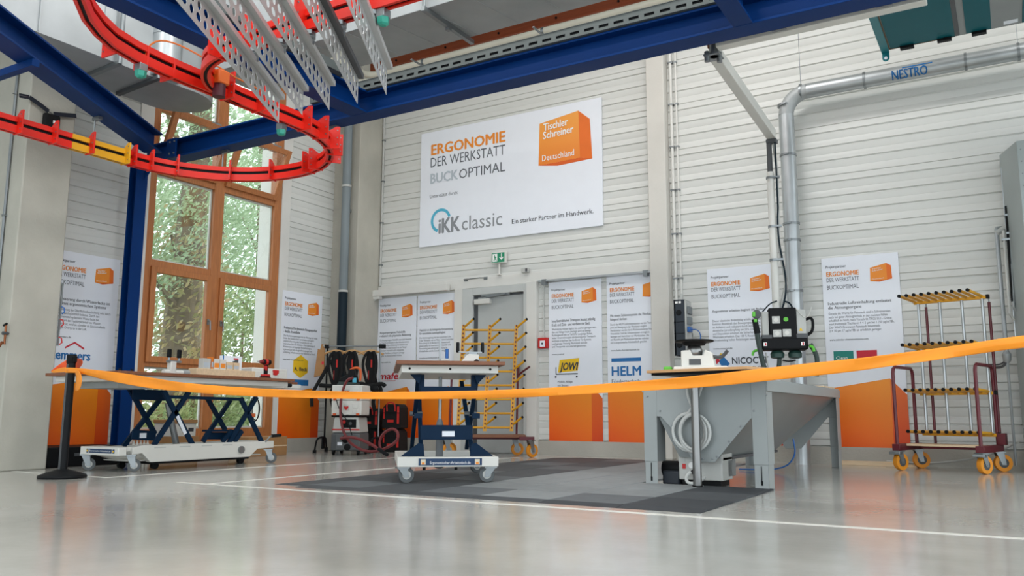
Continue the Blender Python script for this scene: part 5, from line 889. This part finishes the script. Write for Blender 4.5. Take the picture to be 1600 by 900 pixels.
# ---- yellow arm rack before the door
RA = math.radians(32); rk = thing('arm_rack', 'yellow arm rack trolley standing in front of the grey door', 'rack trolley', (-5.70, 8.93, 0), RA)
SPC = .335; zlow, ztop = .30, zat(-5.7, 8.93, 508); lean = .06
def K(mb, name, m, bev=0., par=None): return mb.build(name, m, par or rk, bev)
for i in (-1, 0, 1):
    u = K(MB().bar((i*SPC, 0, zlow), (i*SPC+lean, .03, ztop), .044, .044), 'upright', yel_m); mb = MB()
    for k in range(26): z = zlow+.03+k*(ztop-zlow-.05)/25; x = i*SPC+lean*(z-zlow)/(ztop-zlow); mb.bx(x-.008, x+.008, -.0235, -.012, z, z+.024)
    K(mb, 'slot_row', dred_m, par=u)['kind'] = 'stuff'
    for k in range(8):
        z = ztop-.03-k*.175; f_ = (z-zlow)/(ztop-zlow); x = i*SPC+lean*f_; b_ = Vector((x, .03*f_, z)); tp = b_+Vector((.13, -.12, .10)); ar = K(MB().cyl(b_, tp, .0145, 10), 'arm', yel_m); K(MB().cyl(tp-(tp-b_)*.04, tp+(tp-b_)*.03, .0155, 10), 'black_cap', black_m, par=ar)
for k in range(8): z = ztop-.06-k*.175; f_ = (z-zlow)/(ztop-zlow); K(MB().cyl((-SPC+lean*f_, .03*f_+.012, z), (SPC+lean*f_, .03*f_+.012, z), .0135, 10), 'cross_rod', yel_m)
K(MB().bx(-.52, .50, -.42, .10, .232, .262), 'deck', wood_m, .003); K(MB().bx(.42, .60, -.46, -.39, .20, .245).bx(-.50, .48, -.2, -.15, .205, .232).bx(-.52, .48, .08, .10, .205, .232), 'chassis', dred_m, .003); K(MB().cyl((.40, .06, .26), (.42, .06, 1.12), .014, 10).tube([(.42, .06, 1.0), (.5, -.02, 1.06), (.56, -.08, 1.10)], .013, 8).cyl((-.44, .06, .26), (-.42, .06, 1.12), .014, 10), 'side_post', dred_m)
for x, y, s_ in ((.55, -.42, 38), (.38, .05, 5), (-.46, .05, 10), (-.46, -.38, 30)): caster(rk, x, y, .08, tread_m, galvm_m, math.radians(s_), .04, .21)
# ---- yellow comb trolley at the right
CA = math.radians(-14.5); CT = Vector((-.56, 8.93, 0)); co = thing('comb_trolley', 'dark red trolley with four yellow comb shelves near the cabinet', 'trolley', CT, CA)
Rc = Matrix.Rotation(CA, 4, 'Z')
def cz(x, y, py): p = Rc @ Vector((x, y, 0)) + CT; return zat(p.x, p.y, py)
def Q(mb, name, m, bev=0., par=None): return mb.build(name, m, par or co, bev)
hw, hd = .36, .27
ztt = cz(.3, hd, 463)
for i, (py, f_) in enumerate(((463, 0), (541, 1), (612, 2), (677, 3))):
    z = cz(.2, hd-.02, py) if i else ztt
    sh = Q(MB().bx(-.30, .36, hd-.035, hd-.0, z-.03, z), 'comb_bar', yel_m, .003)
    for k in range(10):
        x = -.29+k*.068; a_ = Vector((x, hd-.03, z-.002)); b_ = Vector((x-.0, hd-.42, z+.015)); rod = Q(MB().cyl(a_, b_, .015, 10), 'comb_rod', yel_m, par=sh)
        mb = MB().cyl(b_-Vector((0, -.004, 0)), b_-Vector((0, .012, 0)), .0165, 10).build('black_cap', black_m, co)
    Q(MB().bx(.36, .385, hd-.035, hd+.005, z-.03, z+.01), 'end_block', black_m, .002)
for x in (-.25, -.05, .15, .33): Q(MB().cyl((x-.0, hd-.045, .35), (x, hd-.045, ztt-.03), .014, 10), 'grey_upright', galv_m)
for x in (-.20, .37): Q(MB().cyl((x, hd+.02, .19), (x, hd+.02, ztt-.06), .013, 10), 'red_post', dred_m); Q(MB().cyl((x, hd+.02, ztt-.06), (x, hd+.02, ztt-.005), .006, 8), 'post_tip', zinc_m)
zhd = cz(-hw, -hd, 573)
for sx in (-1, 1):
    x = sx*hw; Q(MB().tube(chaikin([(x, -hd+.02, .2), (x, -hd+.02, zhd), (x, hd-.02, zhd), (x, hd-.02, .2)], 0)[:1] + [(x, -hd+.02, zhd-.06), (x, -hd+.035, zhd-.02), (x, -hd+.07, zhd), (x, hd-.07, zhd), (x, hd-.035, zhd-.02), (x, hd-.02, zhd-.06), (x, hd-.02, .2)], .016, 10), 'push_handle', dred_m); Q(MB().bx(x-.035, x+.035, -hd-.02, hd+.03, .185, .245), 'chassis_beam', dred_m, .003)
Q(MB().bx(-hw+.03, hw-.03, -.12, .10, .225, .245), 'deck_board', pale_wood, .003); Q(MB().bx(-hw, hw, hd-.02, hd+.02, .19, .24), 'chassis_beam', dred_m, .003); Q(MB().bx(.36, .43, hd-.04, hd+.03, .245, .35), 'corner_block', dred_m, .003)
for sx in (-1, 1):
    for sy in (-1, 1): caster(co, sx*hw-.0, sy*(hd-.02), .08, tread_m, dgrey_m, math.radians(70 if sy < 0 else 40), .045, .185)
for sx in (-1, 1): Q(MB().bx(sx*hw-.05, sx*hw+.05, -hd-.07, -hd-.01, .15, .175), 'brake_pedal', zinc_m, .004)
# ================================================================== CORNER: HARNESSES, EXTRACTOR, BAGS
RL, RR = ony(512, 541, 8.50), ony(598, 541, 8.86); ra = math.atan2(RR.y-RL.y, RR.x-RL.x); rlen = (Vector((RR.x, RR.y))-Vector((RL.x, RL.y))).length; rz_ = (RL.z+RR.z)/2
cr = thing('garment_rail', 'wheeled chrome garment rail in the corner behind the extractor', 'clothes rail', (RL.x, RL.y, 0), ra)
MB().cyl((-.02, 0, rz_), (rlen+.03, 0, rz_), .011, 12).build('top_bar', zinc_m, cr); MB().cyl((0, 0, .06), (0, 0, rz_), .012, 10).build('post', black_m, cr); MB().cyl((rlen-.03, 0, .06), (rlen-.03, 0, rz_), .012, 10).build('post', zinc_m, cr)
MB().bx(rlen-.05, rlen+.04, -.02, .02, rz_-.03, rz_+.025).bx(-.04, .02, -.02, .02, rz_-.03, rz_+.02).build('end_fitting', black_m, cr, .004)
for x in (-.0, rlen-.03): MB().tube(chaikin([(x-.05, -.28, .03), (x-.04, -.24, .18), (x, -.2, .2), (x, .08, .2), (x, .11, .06)], 2), .012, 8).bx(x-.07, x-.03, -.3, -.26, 0, .04).bx(x-.02, x+.02, .09, .13, 0, .06).bx(x-.012, x+.012, -.1, .0, .05, .2).build('foot', black_m, cr)
hang_w = mat('hanger_wood', 'C79A66', .5, var=.1)
Rr = Matrix.Rotation(ra, 4, 'Z')
def onR(x, z=0., y=0.): p = Rr @ Vector((x, y, 0)); return (RL.x+p.x, RL.y+p.y, z)
redt = mat('red_webbing', 'C5231C', .7)
for i, (px_, nm) in enumerate(((526, 'leftmost black exoskeleton harness on the garment rail'), (551, 'middle black exoskeleton harness on the garment rail'), (580, 'rightmost black exoskeleton harness on the garment rail'))):
    x = rlen*(px_-512)/86.
    hg = thing('coat_hanger', ('left wooden coat hanger on the chrome rail', 'middle wooden coat hanger on the chrome rail', 'right wooden coat hanger on the chrome rail')[i], 'hanger', onR(x, rz_), ra+math.radians((8, -6, 4)[i]), 'wooden hangers')
    MB().tube(chaikin([(-.0, 0, .012), (.014, 0, .004), (.012, 0, -.02), (0, 0, -.035), (0, 0, -.06)], 2), .003, 6).build('hook', zinc_m, hg); MB().tube(chaikin([(-.17, 0, -.115), (-.10, 0, -.075), (0, 0, -.055), (.10, 0, -.075), (.17, 0, -.115)], 2), .014, 8).build('bow', hang_w, hg)
    h = thing('harness', nm, 'harness', onR(x+.01, rz_-.08, -.02), ra+math.radians((10, -5, 3)[i]), 'exoskeleton harnesses')
    h.scale = (1.2, 1.1, 1.05)
    MB().prism([(-.025, .0), (.03, .0), (.055, -.05), (.075, -.16), (.06, -.30), (.085, -.42), (-.05, -.42), (-.03, -.30), (-.065, -.16), (-.05, -.05)], -.03, .025).build('back_panel', blackf_m, h, .012)
    MB().tube(chaikin([(-.02, -.03, .005), (-.07, -.05, -.05), (-.09, -.05, -.18), (-.055, -.04, -.34), (-.03, -.03, -.42)], 2), .016, 8).build('shoulder_strap', blackf_m, h); MB().tube(chaikin([(.025, -.03, .005), (.06, -.05, -.06), (.07, -.06, -.2), (.045, -.05, -.36), (.03, -.03, -.42)], 2), .018, 8).build('shoulder_strap', blackf_m, h)
    if i == 0: MB().tube(chaikin([(-.06, -.04, -.1), (-.13, -.05, -.28), (-.20, -.05, -.42), (-.26, -.04, -.56), (-.25, -.03, -.70)], 2), .02, 8).build('loose_strap', blackf_m, h)
    MB().tube(chaikin([(-.17, -.02, -.43), (-.06, -.06, -.44), (.05, -.06, -.43), (.13, -.03, -.40), (.17, -.02, -.44)], 2), [.026]*40, 8).build('hip_belt', blackf_m, h)
    MB().bx(.0, .016, -.036, -.03, -.20, -.10).build('red_lettering', redt, h); MB().bx(-.024, -.019, -.037, -.03, -.36, -.24).build('red_stitching', redt, h)
    MB().tube(chaikin([(.04, 0, -.42), (.09, -.04, -.52), (.03, -.03, -.62), (.06, -.02, -.76)], 2), .022, 8).tube(chaikin([(-.02, 0, -.42), (-.06, -.02, -.55), (-.02, 0, -.72)], 2), .016, 8).tube(chaikin([(.1, -.02, -.42), (.13, -.03, -.5), (.10, -.02, -.6)], 2), .02, 8).build('leg_strap', blackf_m, h)
    if i == 2: MB().lathe([(.02, -.03), (.045, -.02), (.045, .02), (.02, .03)], (.05, -.05, -.47), 14, 'y').lathe([(.02, -.02), (.03, -.015), (.03, .015), (.02, .02)], (.1, -.05, -.55), 12, 'y').bar((.05, -.05, -.47), (-.12, -.06, -.44), .03, .03).build('support_joint', black_m, h)
kb = thing('kraft_sheet', 'folded brown kraft bag hanging at the left end of the rail', 'bag', onR(-.09, rz_-.42, -.03), ra); MB().prism([(-.07, 0), (.07, .03), (.06, .38), (.035, .42), (.02, .45), (-.0, .37), (-.03, .38)], -.025, .025).build('bag_body', kraft_m, kb, .004); MB().bx(.03, .06, -.027, -.025, .17, .21).build('red_stamp', inkr_m, kb); MB().tube([(.02, 0, .44), (.06, .01, .45), (.09, .03, .42)], .004, 6).build('bag_string', kraft_m, kb)
# extractor with stacked cases
VP = onz(533, 711); va = math.radians(24)
vcu = thing('dust_extractor', 'grey mobile dust extractor with red stripe on the floor', 'dust extractor', (VP.x, VP.y+.16, 0), va); vw = .19
MB().prism([(-vw, .06), (vw, .06), (vw-.01, .27), (-vw+.01, .27)], -.2, .2).build('tank', mat('extractor_grey', '5C6062', .5), vcu, .012); MB().prism([(-vw+.01, .275), (vw-.01, .275), (vw-.035, .47), (-vw+.035, .47)], -.19, .19).build('head', lgrey_m, vcu, .014); MB().bx(-vw+.015, vw-.015, -.197, -.19, .305, .322).build('red_stripe', redp_m, vcu)
MB().bx(-.06, .13, -.196, -.18, .335, .44).build('control_panel', black_m, vcu, .004); MB().cyl((-.025, -.2, .41), (-.025, -.196, .41), .022, 14).build('red_badge', redp_m, vcu); MB().cyl((.06, -.215, .39), (.06, -.196, .39), .02, 14).build('dial', dgrey_m, vcu); MB().lathe([(.03, -.03), (.045, -.02), (.05, 0)], (-.0, -.2, .20), 18, 'y').lathe([(.02, -.03), (.04, -.02), (.04, 0)], (.03, -.2, .10), 16, 'y').build('hose_port', black_m, vcu); MB().bx(-.10, -.04, -.203, -.2, .12, .16).build('small_label', paper_m, vcu); MB().bx(-vw+.01, -vw+.07, -.203, -.2, .08, .25).build('side_grip', dgrey_m, vcu)
for sx in (-1, 1):
    for sy in (-1, 1): MB().lathe([(.015, -.015), (.036, -.012), (.036, .012), (.015, .015)], (sx*(vw-.03), sy*.16, .036), 14, 'x').bx(sx*(vw-.03)-.02, sx*(vw-.03)+.02, sy*.16-.02, sy*.16+.02, .04, .07).build('castor', black_m, vcu)
MB().bx(-vw+.0, vw, -.2, .2, .47, .49).build('case_rest', black_m, vcu, .004)
for i, (z0, z1, lab) in enumerate(((.49, .675, 'white tool case with red heart badge resting on the extractor'), (.676, .87, 'upper white tool case under the plunge tool'))):
    t = thing('tool_case', lab, 'tool case', (VP.x, VP.y+.16, z0), va, 'stacked white tool cases'); hh = z1-z0
    MB().bx(-vw-.005, vw+.005, -.2, .16, 0, hh-.002).build('case_body', white_m, t, .012); MB().bx(-.04, .04, -.206, -.2, hh*.35, hh*.7).build('grip_recess', lgrey_m, t, .003)
    flat(t, 'red_badge', redt, [(-.0+.03*math.sin(a)**3, hh*.5+.026*math.cos(a)-.01*math.cos(2*a)-.004*math.cos(3*a)) for a in [k*math.pi/10 for k in range(20)]], -.208)
    for x in (-.15, .08): MB().bx(x, x+.07, -.207, -.2, hh*.15, hh*.4).bx(x, x+.07, -.207, -.2, hh*.5, hh*.8).build('front_rib', white_m, t, .003)
    MB().bx(-vw+.02, -vw+.06, -.209, -.2, -.0, .025).bx(vw-.06, vw-.02, -.209, -.2, 0, .025).build('orange_latch', mat('latch_orange', 'D85A22', .5), t)
pt = thing('plunge_saw', 'black plunge tool with orange handle on top of the cases', 'power tool', (VP.x, VP.y+.12, .87), va); MB().prism([(-.15, 0), (.10, 0), (.12, .03), (-.12, .045)], -.08, .08).build('base', mat('dark_green_black', '20302C', .5), pt, .006); MB().prism([(-.12, .04), (.02, .04), (.08, .12), (.06, .20), (.0, .20), (-.03, .13), (-.12, .09)], -.05, .05).build('body', black_m, pt, .012); MB().tube(chaikin([(.0, 0, .19), (.06, 0, .225), (.13, 0, .215), (.14, 0, .12), (.13, 0, .06)], 2), .016, 8).build('orange_handle', mat('tool_orange', 'D9622A', .5), pt); MB().bx(.05, .10, -.055, -.05, .02, .09).build('cyan_detail', inkt_m, pt)
hz = thing('suction_hose', 'dark red suction hose looping from the tool over the floor', 'hose', (0, 0, 0)); mb = MB()
def hpx(pts, Y): return chaikin([ony(490+a/4.5, 520+b/4.5, Y if not isinstance(Y, list) else Y[k]) for k, (a, b) in enumerate(pts)], 2)
Yv = VP.y-.12
mb.tube(hpx(((275, 318), (235, 330), (205, 400), (188, 500), (190, 610), (215, 715), (270, 790), (370, 838), (470, 830), (570, 780), (602, 725), (575, 675), (525, 680), (475, 725), (462, 780), (470, 812)), Yv), .017, 10); mb.tube(hpx(((190, 742), (250, 732), (320, 745), (410, 785), (500, 850)), Yv-.06), .018, 10); mb.build('hose', hose_m, hz)
MB().tube(hpx(((455, 815), (500, 850), (520, 858)), Yv-.06), .021, 10).build('hose_cuff', black_m, hz); MB().tube(hpx(((160, 470), (180, 540), (240, 620), (270, 720)), Yv), .006, 6).build('power_cable', black_m, hz)
# black bags with red trim
for i, (px_, z0, w_, h_, nm) in enumerate(((572, 0, .30, .30, 'lower black tool bag with red trim beside the extractor'), (608, 0, .28, .31, 'lower black tool bag with red trim near the lift table'), (573, .302, .30, .28, 'upper black tool bag with red handle, left of two'), (608, .312, .28, .33, 'upper black tool bag with red handle, right of two'))):
    q = ony(px_, 690, 9.02); t = thing('tool_bag', nm, 'tool bag', (q.x, 9.14, z0), math.radians(14), 'stacked black tool bags'); MB().prism([(-w_/2, 0), (w_/2, 0), (w_/2-.01, h_*.85), (w_/2-.05, h_), (-w_/2+.05, h_), (-w_/2+.01, h_*.85)], -.14, .14).build('bag_body', blackf_m, t, .02); MB().tube(chaikin([(-.06, -.14, h_*.7), (-.06, -.16, h_+.02), (.06, -.16, h_+.02), (.06, -.14, h_*.7)], 2), .009, 6).build('handle', redt if i > 1 else blackf_m, t)
    MB().bx(-w_/2+.03, -w_/2+.05, -.146, -.14, h_*.4, h_*.85).bx(w_/2-.05, w_/2-.02, -.146, -.14, h_*.2, h_*.9).bx(-.05, .04, -.1465, -.14, h_*.25, h_*.36).build('red_trim', redt, t); MB().bx(-w_/2+.015, w_/2-.015, -.148, -.135, h_*.62, h_*.65).build('zip', black_m, t)
# ================================================================== BARRIER POST AND TAPE
SP = onz(97, 747); ph = zat(SP.x, SP.y, 554)
def post(lab, loc, grp):
    t = thing('barrier_post', lab, 'barrier post', loc, 0, grp); MB().lathe([(.175, 0), (.18, .012), (.175, .025), (.12, .045), (.05, .065), (.04, .07)], (0, 0, 0), 32).build('base', black_m, t); MB().cyl((0, 0, .06), (0, 0, ph-.06), .033, 20).build('post_tube', mat('post_black', '101215', .5, spec=.18), t)
    MB().lathe([(.035, ph-.07), (.038, ph-.065), (.038, ph-.005), (.034, ph)], (0, 0, 0), 20).build('belt_head', black_m, t); MB().bx(.03, .055, -.015, .015, ph-.06, ph-.015).build('belt_slot', black_m, t, .003); MB().bx(-.012, .012, -.0335, -.03, .07, ph-.08).build('groove', dgrey_m, t); return t
post('black barrier post tied with orange tape at the left', (SP.x, SP.y, 0), 'barrier posts'); B2 = Vector((1.55, 3.5, 0)); post('black barrier post beyond the right end of the tape', (B2.x, B2.y, 0), 'barrier posts')
TA = Vector((SP.x, SP.y-.04)); TBp = Vector((B2.x, B2.y-.04)); td = (TBp-TA).normalized(); tn = Vector((-td.y, td.x))
def onTape(x, y, off=0.):
    d = ray(x, y); k = ((TA.x+tn.x*off-CAM.x)*tn.x+(TA.y+tn.y*off-CAM.y)*tn.y)/(d.x*tn.x+d.y*tn.y); return CAM+d*k
ED = [(104, 574.5, 581), (122, 575, 582), (140, 577, 587), (160, 579, 593), (193, 583, 599.5), (230, 589, 606.5), (260, 594, 609.5), (285, 598, 612), (341, 603, 616.5), (397, 606.5, 619.5), (450, 609, 621.3), (525, 611.5, 623), (600, 612.8, 623.8), (710, 611.5, 623.8), (820, 608, 620.8), (860, 606, 618.8), (980, 597, 612), (1060, 590, 608), (1127, 583, 603), (1200, 575, 595), (1273, 566.5, 587), (1340, 560, 580), (1380, 554.5, 573.5), (1440, 547.5, 566), (1490, 540.5, 558.5), (1545, 532, 550), (1600, 523, 542)]
tp = thing('barrier_tape', 'wide orange barrier tape sagging across the whole hall', 'barrier tape', (SP.x, SP.y, ph-.1)); mb = MB(); rows_ = []
for k, (x, a_, b_) in enumerate(ED):
    w1 = .012*math.sin(k*1.7); w2 = .015*math.cos(k*1.1+.5)
    if k < 2: w1 = w2 = 0
    m_ = a_*.45+b_*.55; rows_.append([onTape(x, a_, w1), onTape(x, m_, w2), onTape(x, b_, -w1)])
lst = rows_[-1]; dv = Vector((B2.x, B2.y, 0))-Vector((lst[1].x, lst[1].y, 0))
for f_ in (.5, 1.): rows_.append([lst[j]+dv*f_+Vector((0, 0, (.0, -.0, -.0)[j]+.10*f_)) for j in range(3)])
SPt = Vector((SP.x, SP.y, ph-.1))
rows_ = [[p-SPt for p in r] for r in rows_]
for k in range(len(rows_)-1): mb.add(rows_[k]+rows_[k+1], [(0, 1, 4, 3), (1, 2, 5, 4)])
mb.weld = True; o = mb.build('tape_band', orange_m, tp, sm=True); o.modifiers.new('sub', 'SUBSURF').levels = 2; o.modifiers['sub'].render_levels = 2; o.modifiers.new('s', 'SOLIDIFY').thickness = .0015
def ribbon(pts, name, m=orange_m):
    mb = MB(); r = [[onTape(*p[0], p[2])-SPt, onTape(*p[1], p[2]+p[3])-SPt] for p in pts]
    for k in range(len(r)-1): mb.add(r[k]+r[k+1], [(0, 1, 3, 2)])
    mb.weld = True; o = mb.build(name, m, tp); o.modifiers.new('sub', 'SUBSURF').levels = 2; o.modifiers.new('s', 'SOLIDIFY').thickness = .0015; return o
ribbon([((120, 576), (117, 581), -.02, 0), ((128, 585), (119, 586), -.04, .03), ((128, 600), (118, 602), -.03, .02), ((123, 612), (116, 611), -.03, .04)], 'hanging_tail'); ribbon([((79, 580), (79, 581), .08, 0), ((90, 571), (93, 581), .12, .03), ((110, 558), (108, 580), .12, .0), ((128, 560), (122, 578), .10, .03), ((130, 566), (128, 571), .09, 0)], 'crumpled_end', mat('red_orange_tape', 'EE5A22', .55, var=.1)); ribbon([((79, 580), (80, 583), .09, 0), ((95, 574), (96, 582), .07, .0), ((112, 573), (112, 581), .05, 0)], 'knot_band')
MB().lathe([(.0385, -.02), (.041, -.015), (.041, .015), (.0385, .02)], (0, 0, onTape(112, 578).z-SPt.z), 20).build('tape_wrap', orange_m, tp)
# ================================================================== SMALL THINGS AT THE EDGES
q = onx(20, 148, -7.69); st = thing('hanging_strap', 'black lashing strap hooked between conduit and pillar', 'strap', (0, 0, 0)); P = [onx(a, b, -7.665) for a, b in ((20, 146), (30, 149), (46, 152), (62, 163), (76, 174), (82, 178))]; mb = MB()
for k in range(1, 4): mb.bar(P[k], P[k+1], .006, .04, (0, 0, 1))
mb.build('strap_band', mat('navy_webbing', '1A1F2C', .8), st); MB().tube([P[0], P[1], P[2]], .004, 6).tube([P[4], P[5], onx(84, 178, -7.665)], .005, 6).build('buckle', zinc_m, st); mb = MB(); mb.bar(onx(84, 178, -7.665), onx(119, 181, -7.665), .006, .04, (0, 0, 1)); mb.build('strap_band', mat('navy_webbing', '1A1F2C', .8), st)
q = onx(81, 190, -7.66); t = thing('speaker_pouch', 'small black pouch on the pillar behind the red rail', 'pouch', (-7.70, q.y, q.z-.09)); MB().bx(0, .06, -.075, .075, 0, .16).build('pouch_body', blackf_m, t, .015); MB().bx(.06, .062, -.0, .025, .07, .10).build('white_mark', inkw_m, t)
for i, a_ in enumerate(((20, 120),)): q = ony(20, 150, 4.08); conduit('shiny steel conduit on the near face of the left pillar', q.x, 4.105, 0, 6.2, .014, zinc_m, 4)
q = ony(3, 520, 4.05); t = thing('water_valve', 'copper water valve with dark handle at the left edge', 'valve', (q.x-.02, 4.12, q.z-.1)); MB().cyl((0, -.03, 0), (0, -.03, .18), .010, 10).build('copper_pipe', copper_m, t); MB().lathe([(.008, -.06), (.016, -.055), (.016, -.02), (.01, 0)], (0, 0, .10), 14, 'y').build('valve_body', dgrey_m, t); MB().cyl((-.02, -.04, .17), (.03, -.04, .185), .010, 8).build('handle', black_m, t); MB().tube([(0, -.05, .02), (.02, -.08, -.02), (.02, -.12, -.04)], .012, 8).build('spout', copper_m, t)
t = thing('hook_strip', 'thin steel strip with small hooks on the pillar edge', 'hook strip', (-7.70, onx(94, 490, -7.69).y-.0, zat(-7.7, 4.55, 540))); h_ = zat(-7.7, 4.55, 443)-zat(-7.7, 4.55, 540); MB().bx(0, .02, -.006, .006, 0, h_).build('strip', zinc_m, t)
for k, (z, m) in enumerate(((.03, redp_m), (.2, redp_m), (.32, bluep_m))): MB().tube([(.02, 0, z+.05), (.04, .015, z+.04), (.045, .02, z), (.03, .005, z-.02)], .006, 6).build('hook', m, t)
t = thing('low_black_box', 'low black box on the floor under the left poster', 'box', (-8.36, 4.60, 0)); MB().bx(.02, .55, 0, .84, 0, .19).build('box_body', black_m, t, .01); MB().bx(.55, .555, .3, .5, .10, .13).build('grip', dgrey_m, t)
t = thing('cardboard_box', 'brown cardboard box on the floor behind the left scissors', 'box', (-8.15, 5.98, 0)); MB().bx(0, .36, 0, .34, 0, .26).build('carton', kraft_m, t, .004); MB().bx(.36, .361, .05, .3, .05, .06).build('tape_strip', pale_wood, t)
t = thing('cardboard_box', 'white printed carton with brown lid behind the left scissors', 'box', (-8.12, 5.99, .262)); MB().bx(0, .3, 0, .31, 0, .14).build('carton', white_m, t, .004); MB().bx(-.01, .31, -.01, .32, .14, .18).build('lid', kraft_m, t, .003); MB().bx(.3, .301, .14, .19, .03, .10).build('yellow_print', inky_m, t); MB().bx(.3, .301, .21, .28, .05, .09).build('dark_print', ink_m, t)
t = thing('cardboard_box', 'wide brown carton under the right window panes', 'box', (-8.2, 7.1, 0)); MB().bx(0, .34, 0, .62, 0, .23).build('carton', kraft_m, t, .004); MB().bx(.34, .341, .0, .62, .11, .125).build('tape_strip', pale_wood, t)
for k in range(5):
    t = thing('white_bottle', ('first white bottle from the left under the bench', 'second white bottle from the left under the bench', 'middle white bottle under the bench', 'fourth white bottle from the left under the bench', 'last white bottle of the row under the bench')[k], 'bottle', (-7.75, 5.49+k*.04, 0), 0, 'white bottles behind the bench base'); MB().lathe([(.014, 0), (.015, .01), (.015, .2), (.008, .215)], (0, 0, 0), 12).build('bottle_body', white_m, t); MB().cyl((0, 0, .215), (0, 0, .235), .009, 10).build('cap', lgrey_m, t)
for i, (x0, x1, y, lab) in enumerate(((-1.62, -.98, 9.36, 'pale wooden batten on the floor under the right poster'), (-1.15, -.80, 9.30, 'short dark edged board lying beside the pale batten'))): t = thing('floor_batten', lab, 'batten', (x0, y, 0)); MB().bx(0, x1-x0, 0, .07, 0, .045-.02*i).build('batten', pale_wood, t, .003); MB().bx(x1-x0-.06, x1-x0, -.004, 0, 0, .02).build('end_mark', black_m, t)
t = thing('floor_cable', 'grey cable running along the back wall behind the trolley', 'cable', (0, 0, 0)); a_, b_ = ony(1385, 720, 9.42), ony(1598, 686, 9.30); MB().tube(chaikin([(a_.x, 9.44, .05), (a_.x+.4, 9.44, .03), (a_.x+.9, 9.44, .12), (.02, 9.3, zat(.02, 9.3, 690))], 2), .010, 8).build('cable', lgrey_m, t)
t = thing('power_cable', 'blue cable hanging below the hopper', 'cable', (0, 0, 0)); a_ = ony(1240, 702, 7.9); MB().tube(chaikin([(a_.x, 7.9, .3), (a_.x+.02, 7.9, .15), (a_.x-.1, 7.9, .02), (a_.x-.5, 7.9, .012)], 2), .007, 6).build('cable', bluep_m, t)
